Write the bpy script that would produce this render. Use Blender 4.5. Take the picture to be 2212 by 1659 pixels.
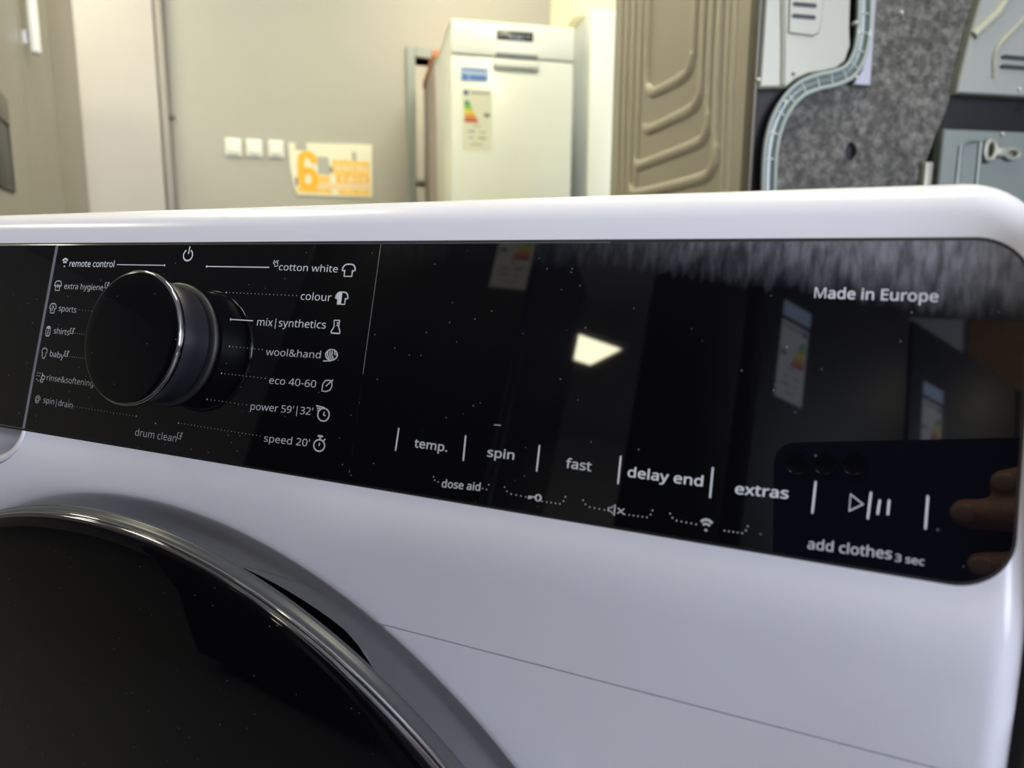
# glyph outlines (letters used on the panel), then the scene
import bpy, bmesh, math, random
import numpy as np
from mathutils import Vector, Matrix
from mathutils.geometry import delaunay_2d_cdt, tessellate_polygon

random.seed(7)
SC = bpy.context.scene
COL = SC.collection
for o in list(bpy.data.objects):
    bpy.data.objects.remove(o)

# ------------------------------------------------------------------ camera
# measured in the photo: panel normal, horizontal and vertical directions
AX = Vector((0.90920733, 0.07737825, -0.40909))      # world X in camera space (right, down, forward)
AY = Vector((0.41623545, -0.14653517, 0.89737144))   # world Y
AZ = Vector((0.00949096, -0.98617445, -0.16543842))  # world Z
CAM = Vector((0.2565, -0.196, 0.8265))
cam_d = bpy.data.cameras.new('camera')
cam = bpy.data.objects.new('camera', cam_d)
COL.objects.link(cam)
m3 = Matrix(((AX[0], -AX[1], -AX[2]), (AY[0], -AY[1], -AY[2]), (AZ[0], -AZ[1], -AZ[2])))
cam.matrix_world = Matrix.Translation(CAM) @ m3.to_4x4()
cam_d.sensor_width = 36.0
cam_d.lens = 36.0 * 1528.0 / 2212.0
cam_d.clip_start = 0.001
cam_d.clip_end = 60
cam_d.dof.use_dof = True
cam_d.dof.focus_distance = 0.30
cam_d.dof.aperture_fstop = 10.5
SC.camera = cam

# ------------------------------------------------------------------ world, exposure
world = bpy.data.worlds.new('world'); SC.world = world; world.use_nodes = True
world.node_tree.nodes['Background'].inputs[0].default_value = (0.72, 0.80, 1.0, 1)
world.node_tree.nodes['Background'].inputs[1].default_value = 1.2
SC.view_settings.view_transform = 'Standard'
SC.view_settings.look = 'None'
SC.view_settings.exposure = 1.25
SC.view_settings.gamma = 1.0
SC.view_settings.use_curve_mapping = False


# daylight coming through the shop window on the right
def area_light(name, loc, target, sx, sy, power, col):
    d = bpy.data.lights.new(name, 'AREA'); d.shape = 'RECTANGLE'; d.size = sx; d.size_y = sy
    d.energy = power; d.color = col
    o = bpy.data.objects.new(name, d); COL.objects.link(o); o.location = loc
    o.rotation_euler = (Vector(target) - Vector(loc)).to_track_quat('-Z', 'Y').to_euler()
    return o


WIN_POWER = 90
area_light('window_daylight', (3.62, -2.0, 1.45), (0.0, -1.4, 0.9), 2.6, 2.3, WIN_POWER, (0.80, 0.86, 1.0))
LAMP_STRENGTH = 11.5


# ------------------------------------------------------------------ materials
def new_mat(name):
    m = bpy.data.materials.new(name); m.use_nodes = True
    nt = m.node_tree; b = nt.nodes['Principled BSDF']
    return m, nt, b


def mat(name, col, rough=0.5, metal=0.0, spec=None, coat=0.0, var=0.0, vscale=8.0, bump=0.0, bscale=200.0, trans=0.0, alpha=1.0):
    m, nt, b = new_mat(name)
    b.inputs['Base Color'].default_value = (*col, 1)
    b.inputs['Roughness'].default_value = rough
    b.inputs['Metallic'].default_value = metal
    b.inputs['Coat Weight'].default_value = coat
    b.inputs['Coat Roughness'].default_value = 0.03
    b.inputs['Transmission Weight'].default_value = trans
    b.inputs['Alpha'].default_value = alpha
    if spec is not None:
        b.inputs['Specular IOR Level'].default_value = spec
    tc = nt.nodes.new('ShaderNodeTexCoord')
    n = nt.nodes.new('ShaderNodeTexNoise'); n.inputs['Scale'].default_value = vscale; n.inputs['Detail'].default_value = 3
    nt.links.new(tc.outputs['Object'], n.inputs['Vector'])
    mr = nt.nodes.new('ShaderNodeMapRange')
    mr.inputs['From Min'].default_value = 0.3; mr.inputs['From Max'].default_value = 0.7
    mr.inputs['To Min'].default_value = 1 - max(var, 0.01); mr.inputs['To Max'].default_value = 1 + max(var, 0.01)
    nt.links.new(n.outputs['Fac'], mr.inputs['Value'])
    mx = nt.nodes.new('ShaderNodeVectorMath'); mx.operation = 'SCALE'
    mx.inputs[0].default_value = col
    nt.links.new(mr.outputs['Result'], mx.inputs['Scale'])
    nt.links.new(mx.outputs['Vector'], b.inputs['Base Color'])
    if bump:
        n2 = nt.nodes.new('ShaderNodeTexNoise'); n2.inputs['Scale'].default_value = bscale
        nt.links.new(tc.outputs['Object'], n2.inputs['Vector'])
        bp = nt.nodes.new('ShaderNodeBump'); bp.inputs['Strength'].default_value = bump; bp.inputs['Distance'].default_value = 0.001
        nt.links.new(n2.outputs['Fac'], bp.inputs['Height'])
        nt.links.new(bp.outputs['Normal'], b.inputs['Normal'])
    return m


def emit(name, col, s):
    m, nt, b = new_mat(name)
    b.inputs['Base Color'].default_value = (0.8, 0.8, 0.8, 1)
    b.inputs['Emission Color'].default_value = (*col, 1)
    b.inputs['Emission Strength'].default_value = s
    return m


def dusty_black(name, glare_streak=False, tint=(0.0022, 0.0022, 0.0035), amount=0.34, ior=1.5):
    """glossy black glass with fine lint and dust lying on it, optionally a painted reflection haze"""
    m, nt, b = new_mat(name)
    L = nt.links.new
    tc = nt.nodes.new('ShaderNodeTexCoord')
    mp = nt.nodes.new('ShaderNodeMapping'); L(tc.outputs['Object'], mp.inputs['Vector'])
    v = nt.nodes.new('ShaderNodeTexVoronoi'); v.inputs['Scale'].default_value = 330.0
    nz = nt.nodes.new('ShaderNodeTexNoise'); nz.inputs['Scale'].default_value = 900
    L(mp.outputs['Vector'], nz.inputs['Vector'])
    L(mp.outputs['Vector'], v.inputs['Vector'])
    # tiny grains: close to cell centres, only in some cells
    lt = nt.nodes.new('ShaderNodeMath'); lt.operation = 'LESS_THAN'; lt.inputs[1].default_value = 0.075
    L(v.outputs['Distance'], lt.inputs[0])
    sep = nt.nodes.new('ShaderNodeSeparateColor'); L(v.outputs['Color'], sep.inputs[0])
    big = nt.nodes.new('ShaderNodeTexNoise'); big.inputs['Scale'].default_value = 28; big.inputs['Detail'].default_value = 4
    L(mp.outputs['Vector'], big.inputs['Vector'])
    th = nt.nodes.new('ShaderNodeMapRange'); th.inputs['From Min'].default_value = 0.35; th.inputs['From Max'].default_value = 0.75
    th.inputs['To Min'].default_value = 1.0; th.inputs['To Max'].default_value = 0.35
    L(big.outputs['Fac'], th.inputs['Value'])
    gt = nt.nodes.new('ShaderNodeMath'); gt.operation = 'GREATER_THAN'
    L(sep.outputs[0], gt.inputs[0]); L(th.outputs['Result'], gt.inputs[1])
    mul = nt.nodes.new('ShaderNodeMath'); mul.operation = 'MULTIPLY'
    L(lt.outputs[0], mul.inputs[0]); L(gt.outputs[0], mul.inputs[1])
    mul2 = nt.nodes.new('ShaderNodeMath'); mul2.operation = 'MULTIPLY'; mul2.inputs[1].default_value = amount
    L(mul.outputs[0], mul2.inputs[0])
    fac = mul2.outputs[0]
    if glare_streak:
        # streaks of dust and a painted bright reflection along the display glass top edge
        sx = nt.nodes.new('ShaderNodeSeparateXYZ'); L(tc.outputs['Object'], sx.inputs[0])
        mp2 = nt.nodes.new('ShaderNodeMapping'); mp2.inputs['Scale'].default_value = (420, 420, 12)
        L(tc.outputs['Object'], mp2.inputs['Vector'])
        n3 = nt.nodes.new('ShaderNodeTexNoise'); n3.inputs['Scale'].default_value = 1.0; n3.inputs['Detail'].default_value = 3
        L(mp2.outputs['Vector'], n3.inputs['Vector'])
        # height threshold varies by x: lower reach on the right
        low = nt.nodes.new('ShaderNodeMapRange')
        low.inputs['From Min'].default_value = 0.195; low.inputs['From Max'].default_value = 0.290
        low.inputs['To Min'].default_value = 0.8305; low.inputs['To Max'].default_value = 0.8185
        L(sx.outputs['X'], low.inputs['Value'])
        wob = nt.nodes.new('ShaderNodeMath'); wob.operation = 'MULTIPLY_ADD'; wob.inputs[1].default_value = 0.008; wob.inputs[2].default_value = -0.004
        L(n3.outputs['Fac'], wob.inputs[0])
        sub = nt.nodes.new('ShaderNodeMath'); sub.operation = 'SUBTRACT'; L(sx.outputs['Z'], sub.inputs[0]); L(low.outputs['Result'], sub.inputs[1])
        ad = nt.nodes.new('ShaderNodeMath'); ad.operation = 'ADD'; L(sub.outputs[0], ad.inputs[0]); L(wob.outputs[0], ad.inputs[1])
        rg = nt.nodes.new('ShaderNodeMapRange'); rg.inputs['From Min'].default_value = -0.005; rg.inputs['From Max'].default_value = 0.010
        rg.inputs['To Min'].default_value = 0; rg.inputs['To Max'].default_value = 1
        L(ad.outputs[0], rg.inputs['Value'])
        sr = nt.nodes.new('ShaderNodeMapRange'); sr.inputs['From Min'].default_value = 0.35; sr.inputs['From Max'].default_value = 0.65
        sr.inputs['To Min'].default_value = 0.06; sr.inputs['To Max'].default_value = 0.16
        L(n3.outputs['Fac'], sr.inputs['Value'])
        gx = nt.nodes.new('ShaderNodeMapRange'); gx.inputs['From Min'].default_value = 0.16; gx.inputs['From Max'].default_value = 0.28  # painted reflection grows brighter towards the right
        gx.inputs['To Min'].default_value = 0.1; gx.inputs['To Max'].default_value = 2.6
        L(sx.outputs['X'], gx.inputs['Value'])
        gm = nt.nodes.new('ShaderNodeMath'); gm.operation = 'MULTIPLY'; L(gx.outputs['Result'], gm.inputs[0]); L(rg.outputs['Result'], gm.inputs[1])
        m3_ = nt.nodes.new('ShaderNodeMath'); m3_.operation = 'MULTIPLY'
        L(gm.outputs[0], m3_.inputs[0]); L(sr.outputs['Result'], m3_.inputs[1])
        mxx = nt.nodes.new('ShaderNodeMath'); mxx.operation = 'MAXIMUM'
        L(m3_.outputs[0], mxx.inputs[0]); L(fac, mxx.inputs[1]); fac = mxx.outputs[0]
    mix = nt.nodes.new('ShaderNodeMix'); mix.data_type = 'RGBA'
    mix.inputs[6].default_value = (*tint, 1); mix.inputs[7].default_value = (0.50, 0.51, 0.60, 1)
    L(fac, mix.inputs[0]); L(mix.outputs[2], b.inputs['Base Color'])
    b.inputs['Roughness'].default_value = 0.025
    b.inputs['IOR'].default_value = ior
    return m


M = {}
M['white'] = mat('white_enamel', (0.665, 0.66, 0.722), 0.22, var=0.008, vscale=20)
M['white_side'] = mat('white_painted_steel', (0.66, 0.66, 0.68), 0.3, bump=0.05, bscale=900)
M['black_glass'] = dusty_black('black_glass')
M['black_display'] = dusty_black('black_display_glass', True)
M['black_door'] = dusty_black('black_door_glass', amount=0.25, ior=1.34)
M['gasket'] = mat('black_gasket', (0.010, 0.009, 0.012), 0.5)
M['satin_black'] = mat('satin_black_plastic', (0.012, 0.012, 0.018), 0.38, bump=0.1, bscale=3000)
M['chrome'] = mat('chrome', (0.80, 0.79, 0.77), 0.06, 1.0)
M['dark_chrome'] = mat('dark_chrome', (0.30, 0.29, 0.31), 0.10, 1.0)
M['smoke'] = mat('smoked_plastic', (0.050, 0.052, 0.062), 0.30, spec=0.22)
M['print'] = mat('white_print', (0.60, 0.61, 0.66), 0.5)
M['print_dim'] = mat('grey_print', (0.34, 0.34, 0.36), 0.5)
M['print_soft'] = mat('soft_grey_print', (0.46, 0.46, 0.49), 0.5)
M['grip'] = mat('drawer_white_plastic', (0.60, 0.59, 0.62), 0.3)
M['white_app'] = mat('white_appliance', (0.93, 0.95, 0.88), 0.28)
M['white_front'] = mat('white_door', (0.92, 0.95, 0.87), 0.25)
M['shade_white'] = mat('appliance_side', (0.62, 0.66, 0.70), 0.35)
M['display'] = mat('appliance_display', (0.03, 0.035, 0.03), 0.15)
M['blue'] = mat('sticker_blue', (0.10, 0.22, 0.62), 0.5)
M['pale_blue'] = mat('sticker_pale_blue', (0.48, 0.62, 0.85), 0.5)
M['paper'] = mat('label_paper', (0.82, 0.83, 0.66), 0.6)
M['white_paper'] = mat('white_label_paper', (0.70, 0.70, 0.72), 0.5)
M['ink'] = mat('label_ink', (0.22, 0.22, 0.25), 0.6)
M['eu_blue'] = mat('label_blue', (0.03, 0.06, 0.32), 0.6)
M['wall'] = mat('grey_wall_paint', (0.445, 0.433, 0.385), 0.75, var=0.02, vscale=1.5, bump=0.2, bscale=300)
M['wall_dark'] = mat('brown_grey_wall', (0.32, 0.29, 0.26), 0.8)
M['pale_wall'] = mat('pale_wall_paint', (0.54, 0.505, 0.48), 0.8)
M['ceiling'] = mat('ceiling_tiles', (0.66, 0.65, 0.66), 0.9, bump=0.3, bscale=60)
M['floor'] = mat('shop_floor', (0.10, 0.097, 0.095), 0.5, var=0.06, vscale=3)
M['frame'] = mat('grey_green_frame', (0.33, 0.37, 0.35), 0.5)
M['conduit'] = mat('grey_conduit', (0.36, 0.33, 0.30), 0.5)
M['switch'] = mat('switch_white', (0.84, 0.84, 0.74), 0.3)
M['orange'] = mat('orange_print', (0.95, 0.50, 0.03), 0.6)
M['orange2'] = mat('orange_print_pale', (0.92, 0.60, 0.16), 0.6, var=0.12, vscale=60)
M['cream'] = mat('cream_poster', (0.85, 0.83, 0.66), 0.6)
M['peach'] = mat('peach_print', (0.90, 0.68, 0.40), 0.6)
M['grey_print'] = mat('poster_grey', (0.45, 0.46, 0.40), 0.6)
M['dark_red'] = mat('dark_red_box', (0.20, 0.02, 0.015), 0.6)
M['dark'] = mat('dark_plastic', (0.02, 0.02, 0.025), 0.4)
M['steel'] = mat('taupe_steel', (0.27, 0.245, 0.19), 0.36, 0.1, var=0.02)
M['steel_dark'] = mat('taupe_steel_dark', (0.10, 0.09, 0.07), 0.4, 0.2)
M['taupe'] = mat('taupe_panel', (0.44, 0.405, 0.33), 0.40, 0.15, var=0.01)
M['light_metal'] = mat('galvanised_light', (0.295, 0.295, 0.25), 0.42, 0.3)
M['grey_metal'] = mat('galvanised_grey', (0.265, 0.275, 0.25), 0.42, 0.4)
M['low_metal'] = mat('galvanised_green_grey', (0.165, 0.19, 0.18), 0.42, 0.4)
M['lav_metal'] = mat('galvanised_lavender', (0.29, 0.29, 0.34), 0.35, 0.4)
M['clear'] = mat('clear_grey_plastic', (0.11, 0.14, 0.135), 0.2, coat=0.3)
M['clear_pale'] = mat('clear_pale_plastic', (0.30, 0.35, 0.34), 0.25, coat=0.3)
M['navy'] = mat('dark_navy_plastic', (0.008, 0.008, 0.011), 0.5, spec=0.25)
M['screw'] = mat('screw_zinc', (0.55, 0.55, 0.50), 0.35, 0.6)
M['carton'] = mat('cream_carton', (0.90, 0.84, 0.62), 0.6)
M['tall_black'] = mat('black_fridge_glass', (0.006, 0.006, 0.008), 0.4, spec=0.25)
M['phone'] = mat('navy_phone_glass', (0.022, 0.030, 0.12), 0.25)
M['lens'] = mat('phone_lens_black', (0.002, 0.002, 0.003), 0.05)
M['lens_rim'] = mat('phone_lens_rim', (0.10, 0.13, 0.20), 0.2, 0.8)
M['skin'] = mat('skin', (0.52, 0.27, 0.18), 0.5, var=0.05, vscale=60, bump=0.3, bscale=400)
M['sleeve'] = mat('dark_sleeve', (0.02, 0.02, 0.03), 0.9)
M['lamp'] = emit('ceiling_lamp_light', (1.0, 0.95, 0.66), LAMP_STRENGTH)
M['lamp_frame'] = mat('lamp_frame', (0.75, 0.75, 0.72), 0.4)
LABEL_COLS = [(0.0, 0.30, 0.09), (0.10, 0.45, 0.06), (0.45, 0.62, 0.03), (0.85, 0.75, 0.02), (0.85, 0.45, 0.02), (0.75, 0.20, 0.02), (0.60, 0.03, 0.02)]
for i, c_ in enumerate(LABEL_COLS):
    M['bar%d' % i] = mat('label_bar_%s' % 'ABCDEFG'[i], c_, 0.5)


def felt_mat():
    m, nt, b = new_mat('grey_felt')
    L = nt.links.new
    tc = nt.nodes.new('ShaderNodeTexCoord')
    n = nt.nodes.new('ShaderNodeTexNoise'); n.inputs['Scale'].default_value = 62; n.inputs['Detail'].default_value = 4; n.inputs['Roughness'].default_value = 0.62
    n2 = nt.nodes.new('ShaderNodeTexNoise'); n2.inputs['Scale'].default_value = 9
    L(tc.outputs['Object'], n.inputs['Vector']); L(tc.outputs['Object'], n2.inputs['Vector'])
    cr = nt.nodes.new('ShaderNodeValToRGB')
    cr.color_ramp.elements[0].position = 0.30; cr.color_ramp.elements[0].color = (0.035, 0.034, 0.032, 1)
    cr.color_ramp.elements[1].position = 0.72; cr.color_ramp.elements[1].color = (0.19, 0.184, 0.17, 1)
    e = cr.color_ramp.elements.new(0.5); e.color = (0.085, 0.083, 0.078, 1)
    L(n.outputs['Fac'], cr.inputs['Fac'])
    L(cr.outputs['Color'], b.inputs['Base Color'])
    b.inputs['Roughness'].default_value = 0.95
    bp = nt.nodes.new('ShaderNodeBump'); bp.inputs['Strength'].default_value = 0.8; bp.inputs['Distance'].default_value = 0.004
    L(n.outputs['Fac'], bp.inputs['Height']); L(bp.outputs['Normal'], b.inputs['Normal'])
    return m


M['felt'] = felt_mat()


# ------------------------------------------------------------------ object helpers
def link_mesh(name, me, m, parent=None, smooth=True, angle=None):
    o = bpy.data.objects.new(name, me); COL.objects.link(o)
    if m is not None:
        me.materials.clear(); me.materials.append(M[m] if isinstance(m, str) else m)
    if smooth:
        for p in me.polygons: p.use_smooth = True
    if parent is not None: o.parent = parent
    return o


def obj(name, bm, m, parent=None, smooth=False, sharp=35):
    me = bpy.data.meshes.new(name)
    bmesh.ops.recalc_face_normals(bm, faces=bm.faces)
    for e in bm.edges:
        if len(e.link_faces) == 2 and e.calc_face_angle(0) > math.radians(sharp): e.smooth = False
    bm.to_mesh(me); bm.free()
    return link_mesh(name, me, m, parent, smooth)


def pyobj(name, vs, fs, m, parent=None, smooth=False):
    me = bpy.data.meshes.new(name); me.from_pydata([tuple(v) for v in vs], [], [tuple(f) for f in fs]); me.validate(); me.update()
    return link_mesh(name, me, m, parent, smooth)


def tag(o, label=None, cat=None, group=None, kind=None):
    if label: o['label'] = label
    if cat: o['category'] = cat
    if group: o['group'] = group
    if kind: o['kind'] = kind
    return o


def thing(name, label, cat, loc=(0, 0, 0), rotz=0.0, group=None):
    o = bpy.data.objects.new(name, None); COL.objects.link(o); o.empty_display_size = 0.05
    o.location = loc; o.rotation_euler = (0, 0, rotz)
    return tag(o, label, cat, group)


def box_bm(x0, x1, y0, y1, z0, z1, bev=0.0, seg=2, bm=None):
    b = bm or bmesh.new()
    t = bmesh.new()
    bmesh.ops.create_cube(t, size=1)
    for v in t.verts:
        v.co = Vector(((x0 + x1) / 2 + v.co.x * (x1 - x0), (y0 + y1) / 2 + v.co.y * (y1 - y0), (z0 + z1) / 2 + v.co.z * (z1 - z0)))
    if bev: bmesh.ops.bevel(t, geom=list(t.edges), offset=bev, segments=seg, affect='EDGES', profile=0.5)
    me = bpy.data.meshes.new('t'); t.to_mesh(me); t.free(); b.from_mesh(me); bpy.data.meshes.remove(me)
    return b


def box(name, x0, x1, y0, y1, z0, z1, m, parent=None, bev=0.0, seg=2):
    return obj(name, box_bm(x0, x1, y0, y1, z0, z1, bev, seg), m, parent, smooth=bev > 0, sharp=60)


def poly_plate(name, pts, y0, y1, m, parent=None, bev=0.0):
    """prism: outline pts (x,z), from y1 (back) to y0 (front), optional front bevel"""
    n = len(pts)
    vs = []; fs = []
    ctr = Vector((sum(p[0] for p in pts) / n, sum(p[1] for p in pts) / n))
    a = sum(pts[i][0] * pts[(i + 1) % n][1] - pts[(i + 1) % n][0] * pts[i][1] for i in range(n))
    if a < 0: pts = pts[::-1]
    def inset(d):
        r = []
        for i in range(n):
            p0 = Vector(pts[i - 1][:2]); p1 = Vector(pts[i][:2]); p2 = Vector(pts[(i + 1) % n][:2])
            d1 = (p1 - p0).normalized(); d2 = (p2 - p1).normalized()
            nn = (Vector((-d1.y, d1.x)) + Vector((-d2.y, d2.x)))
            if nn.length < 1e-6: nn = Vector((-d1.y, d1.x))
            nn.normalize(); k = max(0.35, nn.dot(Vector((-d1.y, d1.x))))
            r.append(p1 + nn * (d / k))
        return r
    rings = [(0, y1), (0, y0 + bev)] + ([(bev, y0)] if bev else [])
    for d, y in rings:
        for p in (inset(d) if d else [Vector(q[:2]) for q in pts]): vs.append((p.x, y, p.y))
    for k in range(len(rings) - 1):
        for i in range(n):
            j = (i + 1) % n
            fs.append((k * n + i, k * n + j, (k + 1) * n + j, (k + 1) * n + i))
    last = (len(rings) - 1) * n
    tris = tessellate_polygon([[Vector((vs[last + i][0], vs[last + i][2], 0)) for i in range(n)]])
    for t in tris: fs.append(tuple(last + q for q in t))
    for t in tris: fs.append(tuple(q for q in t))
    bm = bmesh.new(); me = bpy.data.meshes.new('t'); me.from_pydata(vs, [], fs); bm.from_mesh(me); bpy.data.meshes.remove(me)
    return obj(name, bm, m, parent)


def tube_bm(pts, r, seg=8, bm=None, flat=1.0, up=(0, 1, 0)):
    b = bm or bmesh.new()
    pts = [Vector(p) for p in pts]; rings = []
    up = Vector(up)
    for i, p in enumerate(pts):
        d = (pts[min(i + 1, len(pts) - 1)] - pts[max(i - 1, 0)]).normalized()
        a = d.cross(up)
        if a.length < 1e-4: a = d.cross(Vector((1, 0, 0)))
        a.normalize(); c = a.cross(d).normalized()
        rr = r[i] if isinstance(r, (list, tuple)) else r
        rings.append([b.verts.new(p + a * math.cos(t) * rr + c * math.sin(t) * rr * flat) for t in [2 * math.pi * k / seg for k in range(seg)]])
    for i in range(len(rings) - 1):
        for k in range(seg):
            b.faces.new((rings[i][k], rings[i][(k + 1) % seg], rings[i + 1][(k + 1) % seg], rings[i + 1][k]))
    b.faces.new(rings[0]); b.faces.new(rings[-1][::-1])
    return b


def smooth_path(pts, n=6, closed=False):
    P = [Vector(p) for p in pts]; out = []
    N = len(P)
    for i in range(N if closed else N - 1):
        p0 = P[i - 1] if (i > 0 or closed) else P[0]
        p1 = P[i]; p2 = P[(i + 1) % N]; p3 = P[(i + 2) % N] if (closed or i + 2 < N) else P[-1]
        for k in range(n):
            t = k / n
            out.append(0.5 * ((2 * p1) + (-p0 + p2) * t + (2 * p0 - 5 * p1 + 4 * p2 - p3) * t * t + (-p0 + 3 * p1 - 3 * p2 + p3) * t ** 3))
    if not closed: out.append(P[-1])
    return out


def lathe(name, prof, center, m, parent=None, seg=96, frame=None, smooth=True):
    """prof: (radius, offset along axis); axis = local y (or frame matrix)"""
    vs = []; fs = []
    F = frame or Matrix.Identity(3)
    c = Vector(center)
    n = len(prof)
    for k in range(seg):
        a = 2 * math.pi * k / seg
        for r, y in prof: vs.append(c + F @ Vector((r * math.sin(a), y, r * math.cos(a))))
    for k in range(seg):
        k2 = (k + 1) % seg
        for i in range(n - 1):
            fs.append((k * n + i, k2 * n + i, k2 * n + i + 1, k * n + i + 1))
    bm = bmesh.new(); me = bpy.data.meshes.new('t'); me.from_pydata(vs, [], fs); bm.from_mesh(me); bpy.data.meshes.remove(me)
    bmesh.ops.remove_doubles(bm, verts=bm.verts, dist=1e-6)
    return obj(name, bm, m, parent, smooth=smooth, sharp=50)

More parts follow.
